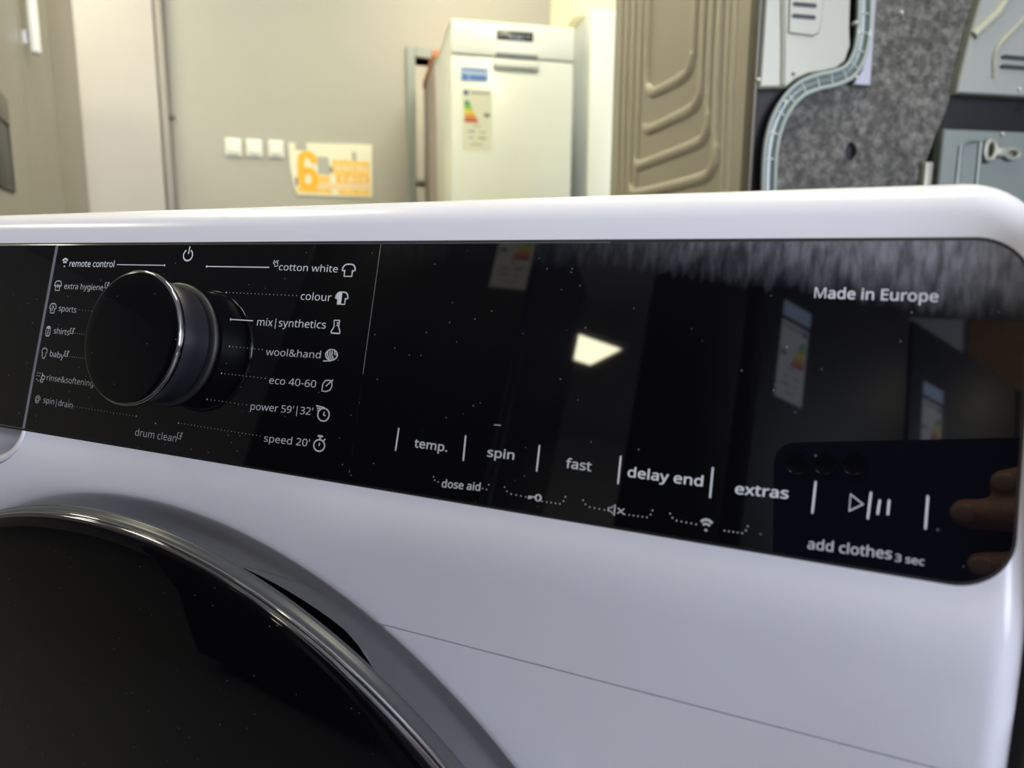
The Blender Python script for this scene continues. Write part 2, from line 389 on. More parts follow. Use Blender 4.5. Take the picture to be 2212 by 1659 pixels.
GLYPHS = {
'r': {
' ': '209;;',
'&': '587;244,581 284,578 318,567 345,549 366,524 378,494 383,458 374,411 350,372 313,338 268,308 423,159 442,186 457,216 469,250 479,286 550,286 536,237 518,191 496,150 468,114 585,0 490,0 420,67 394,46 366,28 336,13 303,2 265,-6 223,-8 171,-4 127,10 91,32 65,63 48,102 43,149 46,187 57,220 75,248 100,273 131,296 166,318 149,337 133,358 118,379 107,403 99,429 96,456 101,493 114,524 135,548 165,567 201,578 209,273 182,257 159,239 141,221 128,201 119,178 116,152 124,112 146,81 181,61 225,55 273,59 314,71 347,90 375,111 241,524 211,519 186,506 171,485 165,457 169,429 180,404 199,378 225,350 265,376 292,401 308,428 313,458 308,484 294,505 271,519;52,1,0 51,1,52 51,2,1 50,2,51 50,3,2 50,4,3 49,4,50 49,68,4 68,83,4 83,5,4 48,69,49 69,68,49 48,70,69 82,5,83 48,71,70 81,5,82 81,6,5 47,71,48 47,72,71 80,6,81 79,6,80 79,7,6 47,73,72 46,73,47 46,74,73 45,74,46 78,7,79 78,8,7 45,75,74 44,75,45 77,8,78 43,75,44 43,76,75 76,8,77 76,9,8 42,76,43 42,9,76 42,10,9 41,10,42 40,10,41 40,53,10 53,11,10 39,53,40 14,16,15 14,17,16 39,54,53 67,11,53 38,54,39 38,55,54 13,17,14 37,55,38 37,56,55 13,18,17 37,57,56 36,57,37 12,18,13 36,58,57 12,19,18 35,58,36 11,19,12 35,59,58 67,19,11 35,60,59 67,20,19 34,60,35 67,21,20 34,61,60 66,23,67 23,21,67 33,61,34 65,23,66 33,62,61 64,23,65 64,24,23 22,21,23 32,62,33 32,63,62 63,24,64 32,24,63 32,25,24 31,25,32 31,26,25 31,27,26 30,27,31 30,28,27 29,28,30',
"'": '181;128,573 112,366 68,366 52,573;2,0,3 2,1,0',
'-': '258;32,184 32,246 226,246 226,184;0,2,1 0,3,2',
'0': '459;419,287 417,221 409,163 395,112 376,70 349,37 316,12 276,-3 229,-8 170,1 122,27 86,70 60,129 44,201 39,287 44,373 58,446 83,504 119,547 167,573 229,581 287,573 335,547 372,504 399,446 414,373 110,287 113,215 121,156 137,111 159,78 190,59 229,52 268,59 298,78 320,110 336,156 345,215 348,287 345,359 336,417 320,463 298,495 268,515 229,521 190,515 159,495 137,463 121,417 113,359;19,21,20 18,21,19 18,22,21 17,22,18 17,44,22 44,23,22 17,45,44 43,23,44 17,46,45 42,23,43 16,46,17 42,24,23 16,47,46 41,24,42 16,48,47 40,24,41 15,48,16 40,25,24 15,49,48 39,25,40 14,49,15 39,0,25 14,26,49 38,0,39 13,26,14 13,27,26 37,0,38 37,1,0 37,2,1 13,28,27 36,2,37 12,28,13 36,3,2 12,29,28 35,3,36 11,29,12 35,4,3 11,30,29 34,4,35 11,31,30 33,4,34 10,31,11 33,5,4 10,32,31 32,5,33 10,5,32 10,6,5 9,6,10 9,7,6 8,7,9',
'2': '459;417,0 38,0 38,59 188,210 228,251 261,287 287,320 306,353 318,387 322,424 315,466 294,496 261,514 221,520 181,517 147,506 115,489 83,466 45,513 68,531 94,548 122,561 153,572 186,578 221,581 270,576 313,562 347,540 372,510 388,472 394,428 389,385 375,344 353,305 324,267 288,227 247,185 128,67 128,64 417,64;23,25,24 22,25,23 22,26,25 21,26,22 21,27,26 20,27,21 19,27,20 19,28,27 18,13,19 13,28,19 18,14,13 12,28,13 18,15,14 11,28,12 17,16,18 16,15,18 11,29,28 10,29,11 10,30,29 9,30,10 9,31,30 8,31,9 7,31,8 7,32,31 6,32,7 6,33,32 5,33,6 5,34,33 4,34,5 4,35,34 3,35,4 3,36,35 2,36,3 2,37,36 2,38,37 2,39,38 2,0,39 1,0,2',
'3': '459;395,439 392,403 381,372 363,347 340,326 310,311 277,302 277,298 337,283 379,255 405,214 413,163 407,116 390,74 360,40 318,14 263,-3 193,-8 150,-6 110,-1 72,8 36,23 36,89 74,73 114,61 155,54 194,51 260,59 305,81 331,117 339,164 335,197 320,223 297,242 265,255 226,263 179,265 123,265 123,326 180,326 223,329 259,339 286,356 307,377 319,404 323,434 316,471 295,498 262,516 219,521 190,520 164,515 140,508 117,498 96,487 75,473 39,521 73,544 115,563 163,576 218,581 296,571 352,540 384,495;59,61,60 58,61,59 58,62,61 57,62,58 56,62,57 56,49,62 49,48,62 48,63,62 55,54,56 54,53,56 53,52,56 52,51,56 51,50,56 50,49,56 47,63,48 46,63,47 46,0,63 45,0,46 45,1,0 44,1,45 43,1,44 43,2,1 42,2,43 42,3,2 41,3,42 41,4,3 40,4,41 39,4,40 39,5,4 37,39,38 37,5,39 37,6,5 37,7,6 37,8,7 37,36,8 36,9,8 35,9,36 34,9,35 33,9,34 33,10,9 32,10,33 31,10,32 31,11,10 30,11,31 29,11,30 29,12,11 28,12,29 28,13,12 21,23,22 27,13,28 27,14,13 21,24,23 21,25,24 26,14,27 21,26,25 21,14,26 21,15,14 20,15,21 20,16,15 19,16,20 18,16,19 18,17,16',
'4': '459;443,130 359,130 359,0 291,0 291,130 17,130 17,190 286,576 359,576 359,193 443,193 291,374 291,394 291,412 292,429 293,444 293,459 294,474 294,487 295,500 292,500 285,485 276,468 266,451 257,438 86,193 291,193;6,20,7 20,8,7 20,19,8 19,9,8 6,21,20 18,9,19 17,9,18 6,22,21 16,9,17 6,23,22 15,9,16 6,24,23 14,9,15 6,25,24 13,9,14 12,9,13 11,9,12 26,9,11 6,26,25 6,9,26 6,10,9 6,0,10 5,0,6 4,0,5 3,1,4 1,0,4 3,2,1',
'5': '459;221,351 275,346 322,331 361,307 389,274 407,232 413,183 407,128 387,81 356,43 314,15 261,-2 199,-8 156,-6 116,0 80,10 51,23 51,90 82,74 121,62 161,55 200,52 239,55 274,65 302,82 323,106 336,137 341,176 332,225 306,262 262,284 197,292 173,291 146,288 120,284 99,280 64,302 86,573 373,573 373,508 146,508 132,342 148,345 169,348 194,350;36,40,37 40,38,37 40,39,38 36,41,40 44,1,0 43,1,44 42,1,43 42,2,1 41,2,42 36,2,41 36,3,2 36,31,3 31,4,3 35,34,36 34,33,36 33,32,36 32,31,36 30,4,31 29,4,30 29,5,4 28,5,29 28,6,5 27,6,28 27,7,6 26,7,27 25,7,26 25,8,7 24,8,25 16,18,17 23,8,24 23,9,8 16,19,18 22,9,23 16,20,19 21,9,22 16,21,20 16,9,21 16,10,9 15,10,16 15,11,10 14,11,15 13,11,14 13,12,11',
'6': '459;44,245 46,294 51,342 60,389 75,433 95,474 121,510 155,539 196,562 246,576 306,581 324,580 344,579 362,577 377,573 377,513 362,517 344,520 326,522 308,523 257,518 216,504 183,483 158,454 139,419 127,380 119,337 115,291 119,291 133,309 150,326 170,339 194,350 223,356 255,358 302,353 342,338 375,313 400,279 416,236 421,184 415,129 399,82 372,44 336,15 291,-2 239,-8 199,-4 163,7 130,26 101,54 77,89 59,133 48,185 238,51 284,59 320,84 343,125 351,184 344,233 324,271 289,295 241,303 205,299 175,287 150,270 131,248 119,223 115,198 117,172 123,146 133,121 146,99 164,79 185,64 210,55;9,11,10 9,12,11 9,13,12 9,14,13 8,14,9 8,16,14 16,15,14 7,18,8 18,17,8 17,16,8 6,19,7 19,18,7 6,20,19 6,21,20 5,21,6 5,22,21 5,23,22 4,23,5 4,24,23 3,24,4 3,25,24 2,25,3 2,26,25 33,35,34 32,35,33 32,36,35 31,36,32 1,26,2 30,36,31 30,37,36 1,27,26 29,37,30 29,62,37 62,38,37 28,62,29 28,63,62 61,38,62 28,64,63 60,38,61 0,27,1 0,28,27 0,64,28 0,65,64 60,39,38 59,39,60 0,66,65 0,67,66 53,67,0 59,40,39 58,40,59 53,68,67 53,69,68 52,69,53 57,40,58 57,41,40 52,70,69 52,71,70 51,71,52 57,42,41 56,42,57 51,72,71 51,73,72 50,73,51 55,42,56 55,43,42 50,74,73 50,75,74 54,43,55 50,54,75 49,54,50 49,43,54 49,44,43 48,44,49 48,45,44 47,45,48 47,46,45',
'9': '459;417,328 415,279 410,231 401,183 387,139 366,99 340,63 306,33 265,11 214,-3 154,-8 137,-8 117,-6 97,-4 82,0 82,60 97,56 115,53 134,50 152,50 204,54 245,68 278,90 303,118 322,153 334,192 342,235 346,281 341,281 327,263 310,247 290,233 266,223 237,216 204,214 158,219 118,235 85,260 61,294 45,336 40,387 46,443 63,491 90,529 127,557 171,575 223,581 262,577 299,565 332,545 361,518 384,483 402,439 413,388 223,521 178,513 142,488 118,447 110,388 117,339 137,301 171,277 220,269 256,273 286,285 311,303 330,325 342,349 346,374 344,400 338,426 328,451 315,474 298,493 277,508 252,518;45,47,46 45,48,47 44,48,45 44,49,48 43,49,44 43,50,49 42,55,43 55,54,43 54,50,43 75,50,54 74,50,75 74,51,50 42,56,55 73,51,74 72,51,73 41,56,42 41,57,56 72,52,51 71,52,72 70,52,71 41,58,57 40,58,41 70,53,52 69,53,70 68,53,69 40,59,58 68,0,53 39,59,40 67,0,68 66,0,67 39,60,59 38,60,39 66,1,0 65,1,66 64,1,65 38,61,60 37,61,38 63,28,64 28,27,64 27,1,64 63,29,28 26,1,27 26,2,1 37,62,61 62,29,63 37,29,62 37,30,29 36,30,37 36,31,30 25,2,26 35,31,36 35,32,31 25,3,2 35,33,32 34,33,35 24,3,25 24,4,3 23,4,24 23,5,4 22,5,23 22,6,5 21,6,22 20,6,21 20,7,6 14,16,15 14,17,16 19,7,20 14,18,17 14,19,18 14,7,19 14,8,7 14,9,8 13,9,14 13,10,9 12,10,13 11,10,12',
'a': '450;231,437 299,428 347,403 376,358 385,293 385,0 334,0 320,61 317,61 298,40 279,22 258,9 234,-1 206,-6 172,-8 136,-5 103,6 75,23 55,48 41,80 37,119 50,176 87,219 152,245 243,257 316,259 316,285 310,330 293,359 265,375 227,380 194,378 163,370 133,359 106,347 84,400 115,414 151,426 190,434 252,208 184,200 141,182 118,155 110,119 115,87 132,66 157,53 188,49 238,56 279,79 306,117 315,172 315,210;38,1,0 37,1,38 37,2,1 36,2,37 35,2,36 35,29,2 29,3,2 34,33,35 33,32,35 32,31,35 31,30,35 30,29,35 28,3,29 27,3,28 27,4,3 26,4,27 26,5,4 25,5,26 24,52,25 52,5,25 23,52,24 22,52,23 21,40,22 40,39,22 39,52,22 51,5,52 21,41,40 21,42,41 20,42,21 50,5,51 20,43,42 19,43,20 19,44,43 49,7,50 7,5,50 19,45,44 18,45,19 48,8,49 8,7,49 18,46,45 48,9,8 6,5,7 47,9,48 18,47,46 18,9,47 17,9,18 17,10,9 16,10,17 16,11,10 16,12,11 15,12,16 15,13,12 14,13,15',
'b': '493;139,461 138,435 138,410 136,389 135,373 139,373 161,398 189,419 226,432 272,437 344,423 401,381 437,312 449,215 444,147 427,91 400,48 365,17 322,-2 272,-8 226,-3 189,10 161,31 139,55 133,55 119,0 68,0 68,609 139,609 260,379 219,374 188,361 165,339 150,308 142,268 139,217 139,214 145,144 165,93 202,61 261,51 312,61 348,93 369,145 376,216 369,287 348,338 311,368;26,28,27 26,0,28 26,1,0 8,10,9 26,2,1 7,10,8 7,11,10 6,11,7 26,3,2 5,29,6 29,11,6 26,4,3 29,47,11 47,12,11 5,30,29 5,31,30 26,5,4 26,33,5 33,32,5 32,31,5 46,12,47 45,12,46 45,13,12 26,34,33 44,13,45 26,35,34 26,36,35 43,13,44 43,14,13 26,37,36 43,15,14 42,15,43 26,38,37 41,15,42 26,24,38 24,39,38 41,16,15 40,16,41 24,23,39 23,40,39 26,25,24 22,40,23 22,16,40 22,17,16 21,17,22 21,18,17 20,18,21 20,19,18',
'c': '385;241,-8 187,-2 139,15 99,45 69,87 50,143 44,213 51,284 71,342 102,385 142,415 191,432 245,438 278,436 309,431 336,424 358,415 337,356 316,363 292,370 267,374 244,376 204,371 172,358 148,335 131,303 120,263 117,213 120,166 131,126 148,94 172,71 202,58 240,53 273,55 302,60 328,68 351,78 351,15 328,5 304,-2 275,-7;11,13,12 11,14,13 10,14,11 10,15,14 10,16,15 9,16,10 9,21,16 21,20,16 20,19,16 19,18,16 18,17,16 8,22,9 22,21,9 8,23,22 8,24,23 7,24,8 7,25,24 7,26,25 6,26,7 6,27,26 6,28,27 5,28,6 5,29,28 4,29,5 4,30,29 4,31,30 3,31,4 36,38,37 3,32,31 35,38,36 34,38,35 3,33,32 33,38,34 3,38,33 2,38,3 1,38,2 1,39,38 1,40,39 1,41,40 0,41,1',
'd': '493;221,-8 148,6 92,48 56,117 44,214 56,311 93,381 149,424 221,438 253,436 280,429 303,420 323,407 340,391 354,374 359,374 358,387 356,405 355,424 354,438 354,609 425,609 425,0 368,0 358,58 354,58 340,40 323,24 303,11 279,1 252,-6 232,51 290,60 328,88 348,135 355,200 355,213 349,284 329,336 291,369 231,379 181,368 146,334 124,281 117,213 124,144 146,93 181,61;19,21,20 19,22,21 7,9,8 18,22,19 7,10,9 7,11,10 6,11,7 17,22,18 6,12,11 6,13,12 16,22,17 6,40,13 40,14,13 15,22,16 5,41,6 41,40,6 39,14,40 39,15,14 39,38,15 38,37,15 37,22,15 5,42,41 5,43,42 4,43,5 36,22,37 4,44,43 3,44,4 35,22,36 3,45,44 34,22,35 3,46,45 33,22,34 2,46,3 2,47,46 32,24,33 24,22,33 2,31,47 31,25,32 25,24,32 31,26,25 23,22,24 2,26,31 1,26,2 1,27,26 1,28,27 1,29,28 0,29,1 0,30,29',
'e': '452;234,438 286,432 329,414 364,385 390,346 406,299 411,244 411,201 117,201 127,137 154,90 197,62 254,52 293,54 327,60 359,69 392,82 392,20 359,8 327,-1 292,-6 251,-8 194,-2 143,17 101,48 70,91 51,146 44,212 50,277 68,333 96,378 134,411 181,431 233,380 188,372 154,348 130,309 119,257 338,257 335,292 326,322 312,346 292,364 266,376;32,1,0 32,2,1 31,2,32 31,3,2 30,3,31 30,33,3 33,43,3 43,4,3 30,34,33 29,34,30 42,4,43 29,35,34 41,4,42 29,36,35 41,5,4 40,5,41 28,36,29 39,5,40 28,37,36 39,6,5 38,6,39 27,37,28 27,38,37 27,6,38 27,7,6 26,8,27 8,7,27 26,9,8 25,9,26 25,10,9 24,10,25 24,11,10 15,17,16 14,17,15 24,12,11 13,17,14 12,17,13 24,17,12 23,17,24 23,18,17 22,18,23 22,19,18 22,20,19 21,20,22',
'f': '276;266,375 158,375 158,0 87,0 87,375 12,375 12,408 87,432 87,457 92,507 104,547 124,577 152,597 186,609 227,613 252,612 274,609 294,604 310,599 292,544 278,548 262,552 245,555 228,556 197,550 175,532 162,502 158,458 158,430 266,430;13,15,14 13,16,15 12,16,13 12,17,16 12,18,17 12,19,18 11,21,12 21,20,12 20,19,12 10,23,11 23,22,11 22,21,11 10,24,23 10,25,24 9,25,10 9,26,25 8,26,9 8,27,26 8,28,27 7,28,8 6,28,7 6,29,28 6,0,29 5,0,6 4,0,5 3,1,4 1,0,4 3,2,1',
'g': '493;221,438 261,434 297,422 329,402 355,373 359,373 369,430 425,430 425,-7 420,-63 404,-109 378,-146 341,-172 293,-187 233,-192 188,-191 147,-186 110,-177 78,-165 78,-100 111,-114 149,-125 191,-132 237,-134 286,-126 324,-101 347,-63 355,-13 355,4 355,16 356,32 357,47 358,57 354,57 329,28 299,8 263,-4 221,-8 147,7 91,51 56,121 44,214 56,306 91,377 147,423 230,379 197,374 169,359 147,336 130,303 120,262 117,213 124,143 146,92 182,60 232,50 262,52 288,58 309,69 326,85 340,105 349,131 354,161 356,197 356,214 353,267 343,309 326,340 302,362 270,374;44,1,0 44,2,1 5,7,6 5,8,7 43,2,44 43,3,2 43,45,3 45,4,3 43,46,45 69,4,45 42,46,43 68,4,69 42,47,46 68,5,4 68,67,5 67,66,5 66,8,5 42,48,47 42,49,48 65,8,66 41,49,42 41,50,49 64,8,65 41,51,50 40,51,41 63,8,64 40,52,51 62,8,63 61,8,62 40,53,52 60,8,61 39,53,40 59,32,60 32,8,60 39,54,53 58,32,59 57,32,58 39,55,54 56,33,57 33,32,57 56,34,33 31,8,32 55,34,56 38,55,39 38,34,55 30,8,31 29,8,30 38,35,34 28,8,29 38,36,35 37,36,38 27,8,28 27,9,8 26,9,27 25,9,26 25,10,9 18,20,19 24,10,25 24,11,10 18,21,20 18,22,21 23,11,24 18,23,22 18,11,23 18,12,11 17,12,18 17,13,12 16,13,17 15,13,16 15,14,13',
'h': '496;139,431 138,415 138,399 136,384 135,370 140,370 155,391 174,407 196,420 221,429 247,435 273,437 321,433 360,421 391,400 413,370 426,330 431,280 431,0 361,0 361,275 355,321 338,353 308,372 265,379 222,374 189,360 166,338 150,308 142,269 139,222 139,0 68,0 68,609 139,609;32,34,33 32,0,34 10,12,11 9,12,10 9,13,12 32,1,0 8,13,9 8,14,13 7,14,8 32,2,1 6,14,7 6,15,14 32,3,2 5,24,6 24,15,6 32,4,3 5,25,24 23,15,24 5,26,25 22,15,23 32,5,4 32,28,5 28,27,5 27,26,5 22,16,15 21,16,22 21,17,16 20,17,21 32,29,28 20,18,17 19,18,20 32,30,29 32,31,30',
'i': '207;104,591 119,588 133,580 142,566 145,546 142,526 133,512 119,504 104,501 88,504 75,512 66,526 63,546 66,566 75,580 88,588 139,430 139,0 68,0 68,430;18,16,19 18,17,16 15,1,0 14,1,15 14,2,1 13,2,14 13,3,2 12,3,13 12,4,3 11,4,12 11,5,4 10,5,11 10,6,5 9,6,10 9,7,6 8,7,9',
'l': '207;139,0 68,0 68,609 139,609;1,3,2 1,0,3',
'm': '750;540,438 603,429 649,401 676,352 685,280 685,0 615,0 615,277 610,321 594,353 567,372 528,379 474,369 438,342 418,298 411,237 411,0 342,0 342,277 339,308 332,333 320,353 303,367 281,376 253,379 215,374 185,360 164,338 150,308 141,269 139,223 139,0 68,0 68,430 125,430 136,371 140,371 155,392 173,409 194,422 217,431 241,436 266,438 312,433 349,420 378,398 398,366 402,366 427,398 461,420 499,433;41,43,42 50,1,0 40,43,41 40,44,43 49,1,50 39,44,40 32,34,33 32,35,34 49,2,1 38,44,39 38,45,44 48,2,49 37,45,38 48,10,2 10,3,2 37,46,45 47,11,48 11,10,48 36,24,37 24,46,37 36,25,24 23,46,24 47,12,11 22,46,23 36,26,25 9,3,10 32,36,35 32,28,36 28,27,36 27,26,36 47,13,12 21,46,22 21,47,46 21,13,47 20,13,21 8,3,9 8,4,3 20,14,13 19,14,20 7,4,8 32,29,28 18,14,19 18,15,14 7,5,4 17,15,18 6,5,7 32,30,29 17,16,15 32,31,30',
'n': '496;275,438 343,429 391,401 421,352 431,280 431,0 361,0 361,275 355,321 338,353 308,372 265,379 204,368 166,338 146,289 139,223 139,0 68,0 68,430 125,430 136,371 140,371 156,392 175,409 198,422 222,431 248,436;26,1,0 25,1,26 24,1,25 17,19,18 17,20,19 24,2,1 23,2,24 22,2,23 22,11,2 11,10,2 10,3,2 21,11,22 21,12,11 9,3,10 17,21,20 17,14,21 14,13,21 13,12,21 8,3,9 8,4,3 7,4,8 17,15,14 7,5,4 6,5,7 17,16,15',
'o': '485;442,216 438,165 428,121 411,82 388,51 359,25 324,7 285,-4 241,-8 200,-4 163,7 129,25 100,51 77,82 59,121 48,165 44,216 50,282 68,336 97,380 137,412 186,431 244,438 299,431 347,412 387,380 417,336 436,282 117,216 120,169 130,128 147,95 172,71 203,56 243,51 282,56 314,71 339,95 356,128 366,169 369,216 365,263 355,303 338,335 314,359 282,374 242,379 185,368 147,335 124,284;21,23,22 20,23,21 20,24,23 19,24,20 19,25,24 18,47,19 47,46,19 46,25,19 46,45,25 45,26,25 44,26,45 18,48,47 43,26,44 17,48,18 43,27,26 17,49,48 42,27,43 41,27,42 17,28,49 16,28,17 41,0,27 40,0,41 15,28,16 15,29,28 39,0,40 39,1,0 15,30,29 38,1,39 14,30,15 38,2,1 14,31,30 37,2,38 13,31,14 37,3,2 13,32,31 36,3,37 12,32,13 36,4,3 12,33,32 35,4,36 12,34,33 34,4,35 11,34,12 11,4,34 11,5,4 10,5,11 10,6,5 9,6,10 9,7,6 8,7,9',
'p': '493;273,438 344,424 401,383 437,313 449,216 444,148 427,93 401,49 365,17 322,-2 272,-8 241,-6 213,1 190,11 170,24 153,38 139,55 134,55 136,39 137,20 138,1 139,-16 139,-192 68,-192 68,430 126,430 136,371 139,371 153,389 170,405 189,419 213,429 240,436 260,379 221,374 190,362 167,342 152,313 142,275 139,229 139,216 142,167 150,126 165,93 188,70 220,55 261,51 297,56 326,72 348,98 364,131 373,171 376,217 369,283 348,334 311,367;32,1,0 31,1,32 23,25,24 23,26,25 30,1,31 30,2,1 29,2,30 28,2,29 27,33,28 33,2,28 33,55,2 55,3,2 27,34,33 27,35,34 23,27,26 23,38,27 38,37,27 37,36,27 36,35,27 54,3,55 53,3,54 53,4,3 52,4,53 23,39,38 23,40,39 51,4,52 23,41,40 51,5,4 50,5,51 23,42,41 50,6,5 49,6,50 23,17,42 17,43,42 48,6,49 17,44,43 48,7,6 47,7,48 17,45,44 46,7,47 17,16,45 16,46,45 23,18,17 15,46,16 15,7,46 15,8,7 23,19,18 14,8,15 13,8,14 23,20,19 13,9,8 12,9,13 11,9,12 23,21,20 11,10,9 23,22,21',
'r': '331;269,438 281,438 295,437 308,435 319,433 310,368 299,370 287,372 275,373 264,374 240,371 217,363 195,351 176,334 161,313 149,289 141,261 139,229 139,0 68,0 68,430 126,430 134,351 137,351 152,374 170,395 191,413 214,426 240,435;28,1,0 28,2,1 28,3,2 28,4,3 27,4,28 27,5,4 19,21,20 19,22,21 26,5,27 25,6,26 6,5,26 24,9,25 9,8,25 8,7,25 7,6,25 23,10,24 10,9,24 23,11,10 23,12,11 19,23,22 19,15,23 15,14,23 14,13,23 13,12,23 19,16,15 19,17,16 19,18,17',
's': '384;348,119 343,80 327,49 302,24 268,6 226,-4 176,-8 135,-6 99,-1 68,8 42,19 42,83 70,71 104,60 141,52 178,49 224,53 256,66 274,86 280,112 278,128 271,141 259,154 239,167 212,180 174,196 135,212 103,228 76,245 57,266 45,292 41,324 52,372 85,408 137,430 202,438 240,436 275,430 308,421 339,409 315,353 287,363 258,372 228,378 197,380 159,377 131,366 114,350 108,328 111,312 119,298 133,286 154,274 182,261 219,246 257,231 289,215 314,197 333,176 344,150;34,36,35 34,37,36 33,37,34 33,38,37 33,39,38 33,42,39 42,41,39 41,40,39 32,44,33 44,43,33 43,42,33 32,45,44 32,46,45 31,46,32 31,47,46 31,48,47 31,49,48 30,49,31 30,50,49 30,51,50 29,51,30 29,52,51 29,53,52 28,53,29 28,54,53 28,55,54 27,55,28 27,56,55 26,56,27 26,57,56 25,57,26 25,58,57 24,58,25 23,58,24 23,59,58 22,59,23 21,59,22 21,0,59 20,0,21 19,0,20 19,1,0 18,1,19 17,1,18 10,12,11 17,2,1 10,13,12 16,2,17 10,14,13 15,2,16 10,15,14 10,2,15 10,3,2 10,4,3 9,4,10 8,4,9 8,5,4 7,5,8 7,6,5',
't': '290;212,50 228,50 245,53 260,55 272,59 272,5 258,0 240,-4 219,-7 200,-8 167,-5 138,4 112,20 91,44 78,79 74,125 74,375 13,375 13,409 75,437 103,528 144,528 144,430 269,430 269,375 144,375 144,127 149,93 163,69 185,54;19,21,20 19,22,21 18,22,19 18,23,22 18,24,23 17,24,18 16,24,17 15,25,16 25,24,16 15,26,25 15,27,26 14,27,15 14,28,27 13,28,14 13,29,28 3,5,4 2,5,3 13,0,29 1,5,2 0,5,1 13,5,0 12,5,13 11,5,12 11,6,5 10,6,11 10,7,6 10,8,7 9,8,10',
'u': '496;427,430 427,0 370,0 359,57 356,57 340,36 321,20 298,8 273,-1 247,-6 220,-8 173,-4 134,8 103,29 81,59 68,99 63,148 63,430 135,430 135,153 141,108 158,76 188,57 230,51 273,55 306,69 330,91 345,121 354,160 357,206 357,430;16,18,17 16,19,18 29,0,30 29,1,0 28,1,29 27,1,28 16,20,19 15,20,16 26,1,27 15,21,20 14,21,15 25,3,26 3,1,26 14,22,21 24,4,25 4,3,25 13,22,14 13,23,22 24,5,4 2,1,3 23,5,24 13,5,23 13,6,5 12,6,13 12,7,6 11,7,12 11,8,7 11,9,8 10,9,11',
'w': '631;346,243 341,260 336,276 331,292 328,308 324,322 321,335 318,347 316,357 313,357 311,347 308,335 305,322 302,307 298,292 294,275 289,259 284,242 207,1 127,1 9,431 82,431 141,201 147,178 153,154 158,131 163,109 167,90 169,73 172,73 175,84 178,97 181,112 185,128 189,144 193,160 197,175 201,188 277,431 354,431 428,188 434,169 440,149 446,129 451,109 455,90 457,74 460,74 463,89 466,108 471,129 477,153 483,177 489,201 549,431 621,431 502,1 419,1;19,21,20 19,22,21 37,39,38 37,9,39 9,8,39 8,40,39 53,55,54 53,56,55 37,10,9 7,40,8 37,11,10 6,40,7 37,12,11 5,40,6 4,40,5 37,13,12 3,40,4 37,14,13 2,40,3 37,15,14 1,40,2 37,16,15 0,40,1 37,17,16 57,40,0 37,18,17 19,23,22 52,56,53 36,18,37 57,41,40 19,24,23 51,56,52 35,18,36 57,42,41 34,18,35 19,25,24 50,56,51 57,43,42 33,18,34 19,26,25 49,56,50 57,44,43 32,18,33 31,18,32 19,27,26 57,45,44 48,56,49 30,18,31 57,46,45 19,28,27 47,56,48 29,18,30 57,47,46 57,56,47 19,29,28 19,18,29',
'x': '424;170,220 22,430 102,430 213,268 322,430 402,430 253,220 410,0 330,0 213,172 94,0 14,0;0,2,1 0,3,2 3,5,4 3,6,5 0,6,3 11,6,0 11,9,6 9,7,6 11,10,9 8,7,9',
'y': '409;1,430 76,430 169,185 177,164 184,144 191,124 196,105 201,86 205,68 209,68 215,91 224,121 234,153 245,186 333,430 409,430 224,-59 207,-97 188,-130 165,-156 138,-176 106,-188 67,-192 49,-192 34,-190 20,-188 9,-186 9,-130 19,-132 30,-133 43,-134 56,-135 79,-132 99,-126 116,-114 130,-99 142,-80 152,-59 174,-2;38,1,0 38,2,1 13,15,14 13,16,15 12,16,13 38,3,2 38,4,3 11,16,12 38,5,4 38,6,5 10,16,11 38,7,6 9,16,10 38,8,7 38,9,8 38,16,9 37,16,38 36,16,37 36,17,16 35,17,36 35,18,17 34,18,35 33,18,34 32,18,33 32,19,18 26,28,27 26,29,28 31,19,32 26,30,29 26,31,30 26,19,31 26,20,19 26,21,20 25,21,26 24,21,25 24,22,21 23,22,24',
'|': '442;192,609 250,609 250,-193 192,-193;3,1,0 3,2,1',
},
'b': {
' ': '209;;',
'.': '215;64,-7 50,14 46,43 50,73 64,94 84,106 107,109 130,106 151,94 165,73 169,43 165,14 151,-7 130,-19 107,-23 84,-19;5,7,6 5,8,7 4,8,5 4,9,8 3,9,4 3,10,9 2,10,3 1,10,2 1,11,10 0,11,1 0,12,11 15,12,0 15,13,12 14,13,15',
'3': '459;360,550 396,500 407,439 404,400 392,367 372,339 346,316 315,300 289,293 289,308 342,295 388,264 416,219 425,163 419,113 400,68 368,30 323,3 265,-14 193,-20 149,-18 108,-13 68,-3 24,15 24,107 78,85 117,73 156,66 194,63 257,71 297,91 319,122 327,165 323,193 311,215 291,231 262,243 224,251 178,253 111,253 111,338 179,338 221,341 254,350 279,365 297,384 307,407 311,434 305,466 287,489 258,504 218,509 191,508 166,504 144,497 123,488 102,476 72,457 22,524 68,554 111,574 161,588 218,593 300,582;61,63,62 60,63,61 60,0,63 59,0,60 58,0,59 58,1,0 57,56,58 56,55,58 55,54,58 54,53,58 53,52,58 52,51,58 51,1,58 50,1,51 49,1,50 49,2,1 48,2,49 47,2,48 47,3,2 46,3,47 45,3,46 45,4,3 44,4,45 44,5,4 43,5,44 42,5,43 41,5,42 41,6,5 39,41,40 39,9,41 9,6,41 9,7,6 39,8,9 7,10,9 8,10,7 8,11,10 39,11,8 39,38,11 38,37,11 37,12,11 36,12,37 35,12,36 34,12,35 34,13,12 33,13,34 32,13,33 31,13,32 31,14,13 30,14,31 30,15,14 23,25,24 29,15,30 23,26,25 23,27,26 28,15,29 28,16,15 23,28,27 23,16,28 23,17,16 22,17,23 22,18,17 21,18,22 20,18,21 20,19,18',
